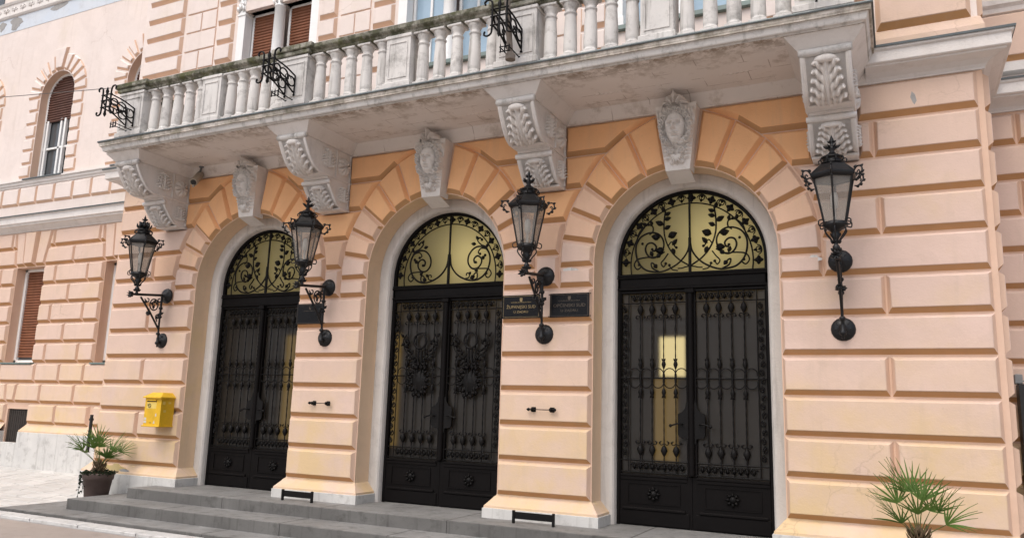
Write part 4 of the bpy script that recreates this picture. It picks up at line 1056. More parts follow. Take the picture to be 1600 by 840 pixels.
for c in arcs:
    if c > -8: sgs = (-1,)
    else: sgs = (-1, 1)
    for sg in sgs:
        for k in range(6):
            z0 = A0+.03+.265*k; a, b = sorted((c+sg*ah, c+sg*(ah+.33 if k % 2 == 0 else ah+.30))); pale_block(rect(a, b, z0, z0+.265))
        ang = [12, 27.6, 43.2, 58.8, 74.4, 90]
        for a, b in zip(ang, ang[1:]):
            tt = np.radians(np.linspace(a, b, 4)); ro = .86
            pale_block([(c+sg*ah*math.sin(t), AS+ah*math.cos(t)) for t in tt]+[(c+sg*ro*math.sin(t), AS+ro*math.cos(t)) for t in tt[::-1]])
    t = math.radians(12); pale_block([(c-ah*math.sin(t), AS+ah*math.cos(t)), (c, AS+ah), (c+ah*math.sin(t), AS+ah*math.cos(t)), (c+.98*math.sin(t), AS+.96), (c-.98*math.sin(t), AS+.96)], .05)
    # window in the round-headed opening
    m = MB(); ol = outline(c-ah, c+ah, A0, AS, True); band(m, ol, [(0, D+.14), (.05, D+.14), (.05, D+.19)], 0)
    m.box(c-.025, c+.025, D+.15, D+.2, A0, 3.95); m.box(c-ah, c+ah, D+.15, D+.19, 3.35, 3.385); m.box(c-ah, c+ah, D+.14, D+.2, A0, A0+.05)
    m.box(c+.12, c+.17, D+.13, D+.18, A0+.03, 3.93); m.box(c-ah+.1, c-ah+.15, D+.13, D+.18, A0+.03, 3.93)
    wn = part('window', m, [WFRAME])
    m = MB(); m.add([(a, D+.195, b) for a, b in ol], [tuple(range(len(ol)))]); m.build('pane', [DARKG], wn)
    m = MB(); z = 3.90
    while z < AS+ah-.06:
        zz = max(z+.025, AS); hw_ = math.sqrt(max(0, (ah-.05)**2-(zz-AS)**2)) if zz > AS else ah-.05
        j = random.uniform(-.004, .004)
        m.add([(c-hw_, D+.16+j, z), (c+hw_, D+.16+j, z), (c+hw_, D+.140+j, z+.012), (c-hw_, D+.14+j, z+.012), (c-hw_, D+.145, z+.038), (c+hw_, D+.145, z+.038), (c+hw_, D+.16, z+.05), (c-hw_, D+.16, z+.05)], [(0, 1, 2, 3), (3, 2, 5, 4), (4, 5, 6, 7)]); z += .05
    m.build('shutter', [SHUTD], wn, kind='stuff')
    m = MB(); m.box(c-ah-.06, c+ah+.06, D-.10, D+.15, A0-.03, A0-.003, bev=.006); m.build('sill', [ZINC], wn)
# painted blue band and ornament frieze under the eaves
BLUE = stone('flaking_pale_blue_paint', (.60, .67, .76), (.66, .70, .75), (.36, .34, .32), .35, .1)
m = MB(); m.box(LX0, CL+.1, D-.006, D+.05, 5.98, 6.30); fb = part('painted_band', m, [BLUE])
def flake(cx, cz, r, name='bare_plaster_patch', mat=None, y=D-.010, sx=1, parent=None):
    n = 22; q = [(cx+sx*r*(1+.35*math.sin(3*t+cx)+random.uniform(-.22, .22))*math.cos(t), cz+r*(1+random.uniform(-.25, .25))*math.sin(t)) for t in np.linspace(0, 2*PI, n, endpoint=False)]
    mm = MB(); mm.prism(q, y, y+.02); mm.build(name, [mat or CEMENT], parent or fb)
flake(-11.9, 6.15, .13, sx=1.3); flake(-12.35, 6.17, .10); flake(-10.6, 6.28, .09, sx=2.4)
m = MB(); m.sweep([(LX0, D), (CL+.1, D)], [(0, 6.30), (.03, 6.31), (.05, 6.34), (.05, 6.37), (.03, 6.38), (.03, 6.58), (.05, 6.59), (.07, 6.63), (0, 6.65)]); fz_ = part('frieze', m, [WPAINT])
x = -13.6
while x < -9.6:
    m = MB(); 
    for s2 in (-1, 1): m.tube([(x+s2*(.02+a), D-.032, 6.475+b) for a, b in spiral((.035, 0), .05, .015, PI, -PI*.9, 10)], .011, 5)
    m.leaf((x, D-.032, 6.40), (0, 0, 1), .15, .06, .01); m.build('frieze_ornament', [WPAINT], fz_); x += .27
m = MB(); m.box(-13.3, -12.42, D-.01, D+.02, 6.66, 7.4); wn = part('window', m, [DARKG]); m = MB(); m.box(-13.36, -12.36, D-.05, D+.02, 6.60, 6.66, bev=.006); m.build('sill', [GREYM], wn)
m = MB(); m.prism([(-7.66, 4.95), (-7.45, 5.25), (-7.40, 5.9), (-7.1, 6.0), (-7.05, 5.3)], D-.008, D+.02); m.build('bare_plaster_patch', [CEMENT], lu)

# ------------------------------------------------------------------ right wing
RX1 = 9.0
m = MB(); m.quad((CRR-.2, D, -2.75), (RX1, D, -2.75), (RX1, D, 2.0), (CRR-.2, D, 2.0)); rw = part('wing_wall', m, [SIDE], label='lower wall of the right wing')
m = MB(); m.quad((CRR-.2, D, 2.0), (RX1, D, 2.0), (RX1, D, 6), (CRR-.2, D, 6)); ru = part('wing_upper_wall', m, [PALE, BEVSHADE], label='upper wall of the right wing')
for i in range(-5, 6):
    z0, z1 = -.36*(i+1), -.36*i
    z1 = min(z1, ZT) if i == -5 else z1
    cuts = [4.72, 5.03, 5.75, 6.5, 7.3] if i % 2 else [4.72, 5.55, 6.3, 7.3]
    for p, q in zip(cuts, cuts[1:]): block(rect(p, q, z0, min(z1, 1.77)), rw, y=D)
m = MB(); m.sweep([(CRR, D), (RX1, D)], CP); o = part('wing_cornice', m, [WPAINT]); m = MB(); m.sweep([(CRR, D), (RX1, D)], [(.2, ZT+.2625), (.247, ZT+.256), (.25, ZT+.275), (-.02, ZT+.30)]); m.build('flashing', [ZINC], o)
m = MB(); m.sweep([(CRR, D), (RX1, D)], [(.0, 2.17), (.03, 2.18), (.05, 2.2), (.05, 2.29), (0, 2.305)]); part('wing_plinth', m, [WPAINT])
for p, q in ((4.7, 5.6), (5.6, 6.5)): block(rect(p, q, 2.31, 2.84), ru, 'band_panel', y=D, mats=[FACE, BEVSHADE])
m = MB(); m.sweep([(CRR, D), (RX1, D)], [(.0, 2.84), (.03, 2.845), (.04, 2.89), (.07, 2.92), (.075, 2.97), (0, 2.99)]); part('sill_band', m, [WPAINT])
for p, q in ((5.07, 5.9), (5.9, 6.7)): block(rect(p, q, 3.02, 3.5), ru, 'band_panel', y=D, mats=UF)
# roof slab closing the block so that no light falls in from behind
m = MB(); m.box(LX0, -5.6, D+.25, 9, -2.75, 1.9); m.box(3.8, RX1, D+.25, 9, -2.75, 1.9); m.box(LX0, RX1, D+.25, 9, 1.91, 7.3); m.box(CL+.02, CRR-.02, .5, D+.24, 1.95, 7.3)
part('building_core', m, [PALE])

# ------------------------------------------------------------------ wall lanterns
def lantern(name_loc, label, ornate=False):
    b = -.535
    t = empty('wall_lantern', name_loc, label, 'lantern', 'wrought iron lanterns on the piers')
    # two wall roses
    for z in (.13, -.488):
        m = MB(); m.lathe([(.105, -.044), (.105, -.055), (.095, -.072), (.06, -.082), (.03, -.098), (.022, -.12), (.001, -.125)], 18, (0, 0, z), axis='y')
        for k in range(8): a = k*PI/4; m.leaf((.03*math.cos(a), -.08, z+.03*math.sin(a)), (math.cos(a), .15, math.sin(a)), .06, .035, .006)
        m.build('wall_rose', [LAMPI], t)
    m = MB(); yv = -.13
    m.tube([(0, -.08, .13), (0, yv, .13), (0, -.35, .105), (0, b, .085)], .017, 8)
    m.tube([(0, yv, .14), (0, yv, -.30), (0, yv+.005, -.45), (0, -.10, -.488)], [.016, .013, .013, .013], 8)
    m.tube([(0, b+.07, .06), (0, -.30, -.12), (0, yv, -.34)], .013, 8)
    m.lathe([(.001, -.585), (.012, -.575), (.012, -.55), (.03, -.54), (.034, -.52), (.02, -.50), (.02, -.45)], 10, (0, -.125, 0))
    for z in (-.40, -.17, -.05): m.lathe([(.016, z-.02), (.027, z-.008), (.027, z+.008), (.016, z+.02)], 8, (0, yv, 0))
    for k in range(7): a = k*2*PI/7; m.leaf((0, -.13, -.13), (math.cos(a), .5*math.sin(a), .5*math.sin(a)), .055, .03, .008)
    m.tube([(0, b, .085), (0, b-.07, .078)], .016, 6)
    for k in range(7):
        a = k*2*PI/7; m.leaf((0, b-.05, .075), (.6*math.cos(a), -1, .6*math.sin(a)), .085, .045, .01, nrm=(math.sin(a), 0, -math.cos(a)))
        m.leaf((0, -.293, -.128), (.6*math.cos(a), -.8, -.5+.5*math.sin(a)), .06, .035, .008, nrm=(1, 0, 0))
    m.build('bracket', [LAMPI], t)
    m = MB()
    def yz(L, r=.008, n=4): m.tube(cr([(0, p, q) for p, q in L], n), r, 6)
    yz([(-.245+.065*math.cos(a), -.015+.075*math.sin(a)) for a in np.linspace(0, 2*PI, 13)], .009, 3)
    yz([(-.245+(.045-.004*k)*math.cos(.7*k), -.01+(.05-.004*k)*math.sin(.7*k)) for k in range(10)], .008)
    yz([(-.40, .045), (-.37, .01), (-.335, .02), (-.335, .05), (-.36, .055)]); yz([(-.16, .08), (-.19, .06), (-.17, .03), (-.15, .04)])
    yz([(-.17, -.24), (-.20, -.17), (-.17, -.14), (-.15, -.17), (-.165, -.20)])
    for p, q, dy, dz in ((-.245, .0, .3, 1), (-.245, -.01, -1, .2), (-.25, -.02, 0, -1), (-.36, .03, -.5, -.6), (-.17, -.16, -.5, -.8)): m.leaf((0, p, q), (0, dy, dz), .06, .045, .008, nrm=(1, 0, 0))
    for k in range(7):   # leafy tip of the arm and of the strut
        pass
    m.build('bracket_scrollwork', [LAMPI], t)
    # lantern body
    N = 6; rot = PI/6
    def ring(r, z): return [(r*math.cos(2*PI*k/N+rot), b+r*math.sin(2*PI*k/N+rot), z) for k in range(N)]
    m = MB()
    m.lathe([(.014, .07), (.022, .10), (.014, .12), (.03, .145), (.03, .17), (.016, .19), (.022, .23), (.045, .27), (.03, .285), (.05, .31), (.095, .335), (.105, .35), (.105, .368), (.09, .372)], 12, (0, b, 0))
    for k in range(6):
        a = 2*PI*k/6+rot; m.tube(cr([(.085*math.cos(a), b+.085*math.sin(a), .345), (.095*math.cos(a), b+.095*math.sin(a), .30), (.05*math.cos(a), b+.05*math.sin(a), .24), (.02*math.cos(a), b+.02*math.sin(a), .20)], 4), .007, 5)
        m.tube(cr([(.10*math.cos(a), b+.10*math.sin(a), .35), (.14*math.cos(a), b+.14*math.sin(a), .345), (.145*math.cos(a), b+.145*math.sin(a), .385), (.115*math.cos(a), b+.115*math.sin(a), .40)], 4), .006, 5)
        for zz in (.13, .20, .26): m.leaf((.012*math.cos(a), b+.012*math.sin(a), zz), (math.cos(a), math.sin(a), .5), .045, .03, .006, nrm=(-math.sin(a), math.cos(a), 0))
    m.build('lantern_base', [LAMPI], t)
    lo, hi = ring(.098, .37), ring(.178, .765)
    m = MB()
    for k in range(N): m.tube([lo[k], hi[k]], .0085, 5)
    m.tube(lo, .011, 6, closed=True); m.tube(hi, .012, 6, closed=True); m.build('lantern_frame', [LAMPI], t)
    for k in range(N):
        k2 = (k+1) % N; c = Vector((0, b, .57)); q = [Vector(p) for p in (lo[k], lo[k2], hi[k2], hi[k])]; q = [p+(Vector((0, b, p[2]))-p)*.035 for p in q]
        mm = MB(); mm.add(q, [(0, 1, 2, 3)]); mm.build('glass_pane', [LGLASS], t)
    m = MB(); m.lathe([(.012, .38), (.012, .50), (.03, .51), (.032, .60), (.022, .64), (.001, .65)], 10, (0, b, 0)); m.build('bulb', [WFRAME], t)
    m = MB()
    m.lathe([(.185, .762), (.198, .768), (.205, .785), (.205, .797), (.19, .805), (.16, .835), (.115, .885), (.095, .895), (.09, .90)], N, (0, b, 0), smooth=False, rot=rot)
    for k in range(N):   # eave hooks
        a = 2*PI*k/N+rot; C, S = math.cos(a), math.sin(a); f = lambda r, z: (r*C, b+r*S, z)
        m.tube(cr([f(.195, .79), f(.225, .825), f(.262, .82), f(.27, .78), f(.245, .745), f(.22, .72), f(.19, .715)], 4), .0075, 5)
        m.tube(cr([f(.225, .775), f(.24, .79), f(.25, .775), f(.24, .76)], 3), .006, 5)
        for r_, z_ in ((.265, .825), (.272, .775), (.245, .735), (.205, .83), (.215, .715)): m.leaf(f(r_-.012, z_-.012), (C, S, .6), .038, .028, .007, nrm=(-S, C, 0)); m.ball(f(r_, z_), .009, 0, 6)
        m.tube([f(.20, .80), f(.10, .893)], .006, 5)
    m.build('lantern_roof', [LAMPI], t)
    m = MB()
    m.lathe([(.085, .895), (.10, .90), (.10, .908), (.08, .912), (.078, .945), (.098, .95), (.098, .958), (.07, .965), (.05, .985), (.025, .995)], 14, (0, b, 0))
    for k in range(10):
        a = 2*PI*k/10; C, S = math.cos(a), math.sin(a); m.tube([(p*C, b+p*S, .93+q) for p, q in spiral((.098, 0), .022, .009, -PI/2, PI*.8, 8)], .0055, 5)
        if ornate: m.leaf((.07*C, b+.07*S, .965), (C*.35, S*.35, 1), .085, .05, .008, nrm=(C, S, 0))
    m.build('crown', [LAMPI], t)
    m = MB(); m.lathe([(.02, .99), (.03, 1.0), (.018, 1.015), (.034, 1.03), (.028, 1.055), (.012, 1.07), (.018, 1.085), (.012, 1.10), (.016, 1.125), (.001, 1.165)], 10, (0, b, 0))
    for k in range(6):
        a = 2*PI*k/6; C, S = math.cos(a), math.sin(a)
        m.leaf((.02*C, b+.02*S, 1.04), (C, S, .55), .06, .03, .007, nrm=(-S, C, 0)); m.leaf((.01*C, b+.01*S, 1.09), (C, S, .8), .035, .022, .006, nrm=(-S, C, 0))
        if ornate: m.leaf((.035*C, b+.035*S, .99), (C*.5, S*.5, 1), .075, .045, .007, nrm=(C, S, 0))
    m.build('finial', [LAMPI], t)
    return t
LBL = ('black hexagonal wall lantern above the yellow mailbox', 'black wall lantern between the left and middle doorways', 'black wall lantern between the middle and right doorways', 'black wall lantern on the wide pier right of the doors')
for i, x in enumerate(PX): lantern((x, 0, 0), LBL[i], ornate=(i == 0))

# ------------------------------------------------------------------ plaques
def text(body, size, x, z, y, mat, parent, name='lettering', width=None):
    cu = bpy.data.curves.new(name, 'FONT'); cu.body = body; cu.size = size; cu.align_x = 'CENTER'; cu.align_y = 'CENTER'; cu.extrude = .0006; cu.resolution_u = 3
    o = bpy.data.objects.new('tmp', cu); COL.objects.link(o); dg = bpy.context.evaluated_depsgraph_get(); me = bpy.data.meshes.new_from_object(o.evaluated_get(dg)); bpy.data.objects.remove(o)
    me.materials.clear(); me.materials.append(mat)
    q = link(name, me, parent, (x, y, z), rot=(PI/2, 0, 0))
    if width:
        xs = [v.co.x for v in me.vertices]; s = width/(max(xs)-min(xs)); q.scale = (s, 1, 1)
    return q
def plaque(x0, x1, lines, gold, label):
    z0, z1 = -.312, -.060; cx = (x0+x1)/2; y = -.047
    t = empty('court_plaque', (cx, y, z0), label, 'plaque', 'black name plaques beside the doors')
    m = MB(); h = (x1-x0)/2; H = z1-z0
    m.box(-h, h, -.012, 0, 0, H, bev=.002); m.build('panel', [PLAQ], t)
    m = MB(); e = .012
    for a, b, c, d in ((-h+e, h-e, e, e+.003), (-h+e, h-e, H-e-.003, H-e), (-h+e, -h+e+.003, e, H-e), (h-e-.003, h-e, e, H-e)): m.box(a, b, -.0135, -.0122, c, d)
    m.build('border_line', [gold], t)
    m = MB(); cz = H-.052
    m.prism([(-.016, cz+.02), (-.016, cz-.005), (-.010, cz-.018), (0, cz-.024), (.010, cz-.018), (.016, cz-.005), (.016, cz+.02)], -.0138, -.0122); m.build('coat_of_arms', [gold], t)
    for body, size, z, wdt in lines: text(body, size, 0, z, -.0128, gold, t, width=wdt)
    m = MB()
    for sx in (-1, 1):
        for zz in (.01, H-.01): m.lathe([(.006, 0), (.006, -.012), (.001, -.015)], 8, (sx*(h+.012), .003, zz), axis='y')
    m.build('screw', [IRON], t)
plaque(.03, .475, [('REPUBLIKA HRVATSKA', .016, .172, .24), ('ŽUPANIJSKI SUD', .047, .122, .345), ('U ZADRU', .034, .068, .17)], GOLD, 'black plaque with gold lettering left of the lantern between middle and right doors')
plaque(.59, 1.03, [('REPUBLIKA HRVATSKA', .016, .172, .24), ('OPĆINSKI SUD', .047, .122, .36), ('U ZADRU', .034, .068, .19)], GOLDD, 'black plaque with faded lettering beside the right doorway')
plaque(-2.845, -2.42, [('REPUBLIKA HRVATSKA', .014, .160, .20)], GOLDD, 'black plaque with faint lettering beside the left doorway')

# ------------------------------------------------------------------ mailbox
t = empty('mailbox', (-4.975, -.047, -1.635), 'yellow wall mailbox with worn stickers left of the doorways', 'mailbox')
m = MB(); h = .150; m.box(-h, h, -.215, 0, .012, .375, bev=.006); m.build('box', [YELL], t)
m = MB(); m.box(-h-.012, h+.012, -.235, 0, 0, .018, bev=.004); m.build('base_rim', [YELL], t)
v = [(-h-.02, 0, .37), (-h-.02, -.245, .37), (h+.02, -.245, .37), (h+.02, 0, .37), (-h-.02, 0, .385), (-h-.02, -.245, .385), (h+.02, -.245, .385), (h+.02, 0, .385), (-h+.05, 0, .445), (-h+.05, -.155, .445), (h-.05, -.155, .445), (h-.05, 0, .445)]
m = MB(); m.add(v, [(0, 3, 2, 1), (0, 1, 5, 4), (1, 2, 6, 5), (2, 3, 7, 6), (4, 5, 9, 8), (5, 6, 10, 9), (6, 7, 11, 10), (8, 9, 10, 11)]); m.build('roof', [YELL], t)
m = MB(); m.box(-.115, .065, -.232, -.215, .335, .350, bev=.003); m.box(-.115, .065, -.2155, -.2150, .322, .335, mat=1); m.build('letter_slot', [YELL, BLACK], t)
m = MB(); m.box(-.115, .065, -.2165, -.2151, .235, .315); m.build('notice', [YELD], t)
m = MB(); m.tube([(-.062+.024*math.cos(a), -.2175, .272+.024*math.sin(a)) for a in np.linspace(0, 2*PI, 19)[:-1]], .0042, 5, closed=True); m.tube([(-.078, -.2175, .288), (-.046, -.2175, .256)], .003, 5); m.tube([(-.086, -.2175, .272), (-.100, -.2175, .290)], .004, 5); m.build('post_horn_emblem', [BLACK], t)
for q in ([(-.145, .05), (-.095, .045), (-.098, .075), (-.145, .078)], [(-.145, .085), (-.10, .085), (-.105, .115), (-.135, .12)], [(.03, .04), (.062, .045), (.05, .085), (.04, .07)], [(.06, .13), (.085, .14), (.075, .18), (.06, .165)]):
    m = MB(); m.prism(q, -.2168, -.2151); m.build('sticker', [STICK], t)
m = MB(); m.prism([(-.04, .05), (.0, .05), (.0, .056), (-.04, .056)], -.217, -.2151); m.build('lock_slot', [BLACK], t)
for y0, y1, z0, z1 in ((-.19, -.15, .29, .33), (-.10, -.06, .30, .325), (-.17, -.13, .19, .22)):
    m = MB(); m.box(h, h+.0012, y0, y1, z0, z1); m.build('sticker', [YELD], t)

# ------------------------------------------------------------------ boot scrapers, wall rods
for x, lab in ((-2.42, 'black iron boot scraper at the foot of the pier between left and middle doors'), (.56, 'black iron boot scraper at the foot of the pier between middle and right doors')):
    t = empty('boot_scraper', (x, -.29, PLAT), lab, 'boot scraper', 'iron boot scrapers on the top step')
    for sg in (-1, 1):
        m = MB(); m.box(sg*.215-.012, sg*.215+.012, -.012, .012, 0, .125, bev=.003); m.build('post', [IRON], t)
    m = MB(); m.box(-.21, .21, -.005, .005, .045, .112, bev=.002); m.build('blade', [IRON], t)
for x, lab in ((-2.36, 'small black iron rod with two knobs on the pier between left and middle doors'), (.535, 'small black iron rod with two knobs on the pier between middle and right doors')):
    t = empty('wall_rod', (x, -.047, -1.268), lab, 'rod', 'small iron rods on the piers')
    m = MB(); m.tube([(-.11, -.045, 0), (.11, -.045, 0)], .0045, 6); m.build('rod', [IRON], t)
    for sg in (-1, 1):
        m = MB(); m.box(sg*.105-.026, sg*.105+.026, -.01, 0, -.027, .027, bev=.004); m.lathe([(.015, -.01), (.013, -.05), (.02, -.055), (.001, -.065)], 8, (sg*.105, 0, 0), axis='y')
        m.lathe([(.012, 0), (.02, .015), (.012, .03), (.001, .035)], 8, (sg*.105+.024, -.045, 0), axis='x') if sg > 0 else m.lathe([(.001, -.05), (.014, -.035), (.018, -.02), (.01, -.01)], 8, (sg*.105-.018, -.045, 0), axis='x')
        m.build('knob', [IRON], t)

# ------------------------------------------------------------------ security camera
t = empty('security_camera', (-4.72, -.10, 1.925), 'beige security camera under the left end of the balcony', 'camera')
m = MB(); m.tube([(0, 0, 0), (0, -.02, -.09), (.02, -.06, -.14)], .014, 8); m.lathe([(.035, -.012), (.035, 0)], 10); m.build('mount', [GREYM], t)
dv = Vector((.35, -.62, -.55)).normalized(); p0 = Vector((-.03, .02, -.10)); p1 = p0+dv*.30
m = MB(); m.tube([p0, p0+dv*.01, p1-dv*.005, p1], [.042, .052, .055, .052], 12); m.box(p0[0]-.0, p0[0]+.0, 0, 0, 0, 0) if False else None; m.build('housing', [CAMW], t)
m = MB(); m.tube([p1-dv*.004, p1+dv*.003], .04, 12); m.build('lens', [BLACK], t)
m = MB(); m.tube([p1+Vector((0, 0, -.06))-dv*.06, p1+Vector((0, 0, -.055))], .018, 8); m.tube([p1+Vector((0, 0, -.05))-dv*.05, p1+Vector((0, 0, -.03))-dv*.06], .008, 6); m.build('lamp', [CAMW], t)

# ------------------------------------------------------------------ flag holders on the balcony
def holder(x, label):
    y0 = BYC-.12; t = empty('flag_holder', (x, y0, 2.10), label, 'flag holder', 'wrought iron flag holders on the balcony'); yf = -.42
    m = MB()
    for k, sx in enumerate((-.085, 0, .085)):
        if k == 1:
            m.tube([(0, yf, .10), (0, yf, .14), (0, yf, .22), (0, yf, .50), (0, yf, .56), (0, yf, .64)], [.004, .022, .012, .012, .024, .003], 6)
        else:
            s = -1 if sx < 0 else 1
            m.tube(cr([(sx+s*.085, yf, .585), (sx+s*.09, yf, .62), (sx+s*.055, yf, .645), (sx+s*.012, yf, .62), (sx, yf, .55), (sx, yf, .40), (sx, yf, .24), (sx+s*.012, yf, .165), (sx+s*.055, yf, .14), (sx+s*.09, yf, .165), (sx+s*.085, yf, .20)], 4), .0125, 6); m.ball((sx+s*.085, yf, .585), .013, 0, 6); m.ball((sx+s*.085, yf, .20), .013, 0, 6)
    for z in (.50, .40, .28): m.tube([(-.105, yf, z), (.105, yf, z)], .011, 6)
    m.build('fork', [IRON], t)
    for sx in (-.075, .075):
        m = MB(); m.tube([(sx, -.015, .08), (sx, -.015, .12), (sx, -.015, .42)], .0095, 6); m.ball((sx, -.018, .09), .017, 0, 6)
        m.tube(cr([(sx, yf, .50), (sx, yf*.5, .475), (sx, -.015, .41)], 5), .0115, 6); m.tube(cr([(sx, yf, .28), (sx, yf*.55, .245), (sx, -.03, .13)], 5), .0115, 6)
        for cy, cz, r in ((-.085, .29, .07), (-.225, .345, .075), (-.345, .385, .055)): m.tube([(sx, cy+r*math.cos(a), cz+r*1.1*math.sin(a)) for a in np.linspace(0, 2*PI, 17)[:-1]], .011, 6, closed=True)
        m.tube([(sx, -.15+a, .32+q) for a, q in spiral((0, 0), .065, .012, 0, PI*2.2, 16)], .007, 5)
        m.build('side_bracket', [IRON], t)
    m = MB()
    for sx in (-.05, 0, .05): m.tube([(sx, yf+.15, -.03), (sx, yf+.15, .05), (sx, yf+.15, .09)], [.008, .008, .002], 6)
    m.tube([(-.065, yf+.15, .05), (.065, yf+.15, .05)], .007, 6); m.tube([(-.065, yf+.15, -.02), (.065, yf+.15, -.02)], .007, 6)
    for sx in (-.05, .05): m.tube([(sx, yf+.15, .04), (sx, -.02, .02)], .007, 6); m.ball((sx, -.01, .02), .014, 0, 6)
    m.build('lower_socket', [IRON], t); t.scale = (.92, .88, .74); t.location.z += .04; return t
for x, lab in ((-5.0, 'curled iron flag holder on the left end pedestal of the balcony'), (-2.30, 'curled iron flag holder on the pedestal in front of the shuttered window'), (.60, 'iron flag holder holding a bare pole on the balcony'), (3.45, 'iron flag holder at the right end of the balcony, cut by the picture edge')): holder(x, lab)
m = MB(); m.tube([(0, 0, 0), (0, -.075, .4), (0, -.20, 1.05)], .030, 10); m.lathe([(.05, -.02), (.05, .03), (.04, .05)], 10); m.build('flag_pole', [POLEW], None, (.62, BYC-.27, 2.09), label='grey brown flag pole standing in the balcony holder', cat='flag pole')
m = MB(); G = []
for i in range(14):
    v = i/13; G.append([(-.13+.26*u+.02*math.sin(7*v+9*u), -.02*math.sin(11*u+3*v)+.02*v, -.62*v*(.75+.25*abs(math.sin(3*u+.4)))) for u in np.linspace(0, 1, 16)])
m.grid(G); m.build('flag', [FLAGB], None, (-.56, -.16, 4.18), label='dark blue flag hanging behind the balustrade by the middle window', cat='flag')

# ------------------------------------------------------------------ cable, cabinet, pipe
m = MB(); P0, P1 = Vector((-5.02, BYC-.44, 2.62)), Vector((-22, -.2, 5.7)); m.tube([P0+(P1-P0)*k/16+Vector((0, 0, -.25*math.sin(PI*k/16))) for k in range(17)], .005, 5)
m.build('overhead_cable', [CABLE], None, label='thin grey cable crossing in front of the left wing', cat='cable')
t = empty('metal_cabinet', (5.18, D-.20, -2.40), 'black metal cabinet in the corner right of the wide pier', 'cabinet')
m = MB(); m.box(-.34, .5, -.13, .13, 0, .68, bev=.01); m.build('body', [BLACK], t)
m = MB(); m.box(-.34, -.27, -.12, .10, .68, 1.49, bev=.008); m.build('post', [BLACK], t)
m = MB(); m.box(-.36, -.30, -.07, .05, 1.49, 1.58, bev=.008); m.tube([(-.30, 0, 1.52), (0, .05, 1.52)], .006, 6); m.build('cap', [GREYM], t)
m = MB(); m.tube([(0, 0, 0), (0, 0, .52)], .022, 10); m.lathe([(.032, .44), (.032, .47)], 10); m.build('drain_pipe', [BLACK], None, (-6.43, -.06, -2.04), label='short black drain pipe behind the left palm', cat='pipe')

# ------------------------------------------------------------------ potted palms
def frond_mesh(seed, L, nl, spread):
    r = random.Random(seed); m = MB()
    pts = cr([(0, 0, 0), (.0, L*.5, .03*L), (0, L, -.02*L)], 4); m.tube(pts, [.007-.004*k/(len(pts)-1) for k in range(len(pts))], 5, 1)
    tip = Vector(pts[-1])
    for k in range(nl):
        a = (k/(nl-1)-.5)*spread; l = (.24+.06*math.cos(a*1.2))*r.uniform(.85, 1.1); w_ = .0085
        dv = Vector((math.sin(a), math.cos(a), r.uniform(-.05, .22))); sv = Vector((math.cos(a), -math.sin(a), 0)); P_ = []; dr = r.uniform(.0, .10)
        for i in range(5):
            s = i/4; c = tip+dv*l*s+Vector((0, 0, -dr*s*s*l*3)); ww = w_*(.45, 1, .9, .6, .06)[i]
            P_.append([c-sv*ww, c+Vector((0, 0, .004*(1-s)))-Vector((0, 0, .0045)), c+sv*ww])
        m.grid(P_, 0)
    return m.mesh('palm_frond', [PALM, PALMY])
fr_me = [frond_mesh(s, L, n, sp) for s, L, n, sp in ((1, .30, 13, 2.9), (2, .36, 14, 2.6), (3, .25, 11, 2.4), (4, .42, 13, 2.8), (5, .33, 11, 2.0))]
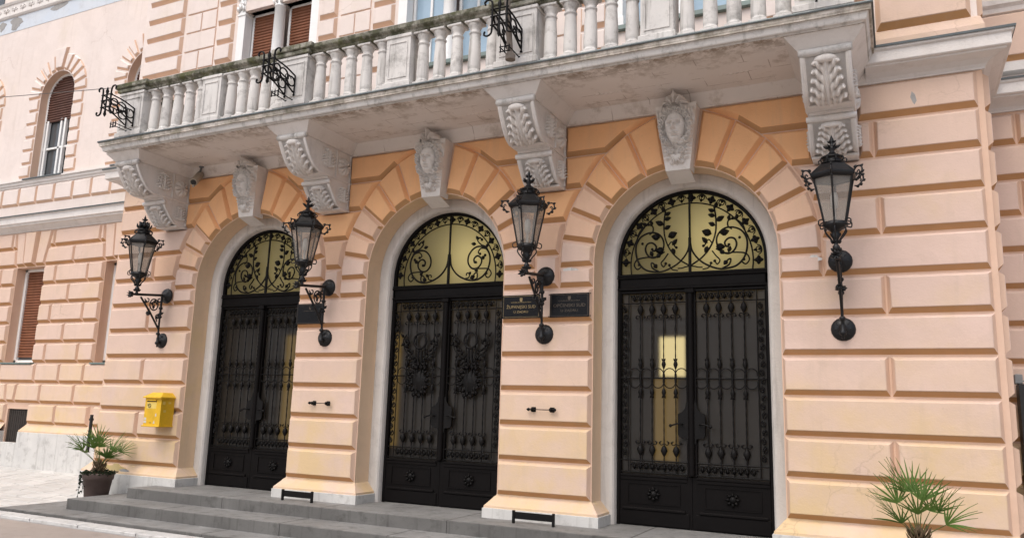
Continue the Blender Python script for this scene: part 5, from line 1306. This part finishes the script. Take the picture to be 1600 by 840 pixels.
def palm(loc, label, fronds, pot_h, ivy, trunk=.10, sc_=1.0, rp=.17):
    t = empty('potted_palm', loc, label, 'potted palm', 'potted fan palms')
    m = MB(); m.lathe([(rp*.70, 0), (rp*.72, .01), (rp*.93, pot_h-.085), (rp, pot_h-.082), (rp*1.04, pot_h-.01), (rp*1.03, pot_h), (rp*.95, pot_h), (rp*.93, pot_h-.05)], 28); m.build('pot', [POT], t)
    m = MB(); m.lathe([(.001, pot_h-.035), (rp*.94, pot_h-.045)], 20); m.build('soil', [SOIL], t)
    m = MB(); m.lathe([(.05, pot_h-.05), (.055, pot_h+trunk*.4), (.038, pot_h+trunk), (.01, pot_h+trunk+.05)], 9)
    for k in range(40):
        a = k*2.4; z = pot_h-.02+trunk*k/40; m.leaf((.04*math.cos(a), .04*math.sin(a), z), (math.cos(a)*.6, math.sin(a)*.6, 1), .10, .022, .006, nrm=(math.cos(a), math.sin(a), 0))
    m.build('trunk', [BARK], t)
    for k, (az, el, s, twist) in enumerate(fronds):
        o = link('palm_frond', fr_me[k % 5], t, (0, 0, pot_h+trunk*.5)); d = Vector((math.cos(az)*math.cos(el), math.sin(az)*math.cos(el), math.sin(el)))
        side = Vector((-math.sin(az), math.cos(az), 0)); nn = side.cross(d).normalized()
        if nn.z < 0: nn = -nn; 
        side = d.cross(nn).normalized(); R = Matrix((side, d, nn)).transposed() @ Matrix.Rotation(twist, 3, 'Y')
        o.rotation_euler = R.to_euler(); o.scale = (s*sc_,)*3
    if ivy:
        m = MB(); r = random.Random(3)
        for k in range(520):
            a = r.uniform(0, 2*PI); q = r.random()
            if q < .75: rr = rp*math.sqrt(r.random())*1.12; z = pot_h+r.uniform(-.03, .05)*(1.3-rr/rp)
            else:
                rr = rp*(1.06+r.uniform(0, .06)); a = r.gauss(PI*1.02, .6); z = pot_h-abs(r.gauss(0, .10))
            c = Vector((rr*math.cos(a), rr*math.sin(a), z)); d = Vector((math.cos(a)+r.uniform(-.8, .8), math.sin(a)+r.uniform(-.8, .8), r.uniform(-.7, .5)))
            m.leaf(c, d, r.uniform(.022, .04), r.uniform(.02, .035), .002, nrm=Vector((r.uniform(-1, 1), r.uniform(-1, 1), 1)).normalized())
        for k in range(3):
            a = PI*(.95+.12*k); x, y_ = rp*1.08*math.cos(a), rp*1.08*math.sin(a); L = .22+.05*k; m.tube([(x, y_, pot_h-.02), (x*1.1, y_*1.1, pot_h-.1), (x*1.12, y_*1.12, pot_h-L)], .003, 4)
            for j in range(9): m.leaf((x*1.12, y_*1.12, pot_h-L*j/9), (r.uniform(-1, 1), r.uniform(-1, 1), -.3), .035, .03, .002, nrm=(math.cos(a), math.sin(a), .3))
        m.build('ivy', [IVY], t, kind='stuff')
    return t
r = random.Random(5)
def fr(n, lo, hi, seed, smin=.85, smax=1.1):
    q = random.Random(seed); return [(2*PI*k/n*1.0+q.uniform(-.35, .35)+2.4*(k % 3), lo+(hi-lo)*q.random(), q.uniform(smin, smax), q.uniform(-.5, .5)) for k in range(n)]
palm((-5.60, -.47, -2.62), 'small fan palm with ivy in a brown pot beside the steps on the left', fr(12, .60, 1.40, 4), .375, True, trunk=.12, sc_=.84, rp=.185)
palm((3.935, -.80, -2.51), 'small fan palm in front of the wide right pier, cut by the bottom edge', [(PI, .85, 1.0, .2), (PI*.85, 1.05, 1.05, -.3), (PI*1.2, .75, .95, .4), (PI*.6, 1.25, 1.1, .0), (PI*1.5, 1.05, .9, .2), (.3, 1.2, 1.0, .3), (-.3, 1.0, .95, -.4), (.05, .62, 1.15, .5), (PI*1.1, 1.3, 1.1, .0), (PI*.3, 1.35, 1.12, .3), (PI*1.7, .9, .8, 0), (PI*.95, .62, .85, -.5), (-.1, 1.35, 1.0, .2)][:10], .30, False, trunk=.13, sc_=.78)

# ------------------------------------------------------------------ repairs and damage in the plaster
YPL = stone('ochre_old_plaster', (.62, .48, .20), (.55, .43, .22), (.3, .22, .12), .5, .1, scale=2)
def wpatch(x, z, r, mat, y=-.0525, sx=1, name='plaster_patch'): flake(x, z, r, name, mat, y=y, sx=sx, parent=wall)
wpatch(.80, .17, .05, WSTONE, sx=1.5); wpatch(3.22, .17, .035, WSTONE, sx=1.6)
for k in range(26): wpatch(-2.04+random.uniform(-.09, .09), -.90+random.uniform(-.11, .11), random.uniform(.005, .016), YPL, y=-.0505)
m = MB(); m.prism([(4.085, 1.60), (4.10, 1.655), (4.125, 1.62), (4.135, 1.56), (4.115, 1.525), (4.10, 1.555)], -.0535, -.03); m.build('plaster_hole', [CEMENT], wall)
wpatch(-5.80, -2.235, .075, YPL, y=-.085, sx=2.0, name='broken_plinth_plaster'); wpatch(-5.62, -2.245, .03, CEMENT, y=-.088, sx=2.5, name='broken_plinth_plaster'); wpatch(-6.05, -2.22, .06, YPL, y=-.08, sx=1.5, name='broken_plinth_plaster')
wpatch(-6.12, -1.62, .07, CEMENT, sx=.8); wpatch(-5.97, -1.28, .05, YPL, sx=.4)
print('OBJS', len(bpy.data.objects), 'TRIS', sum(len(p.vertices)-2 for me in bpy.data.meshes for p in me.polygons))
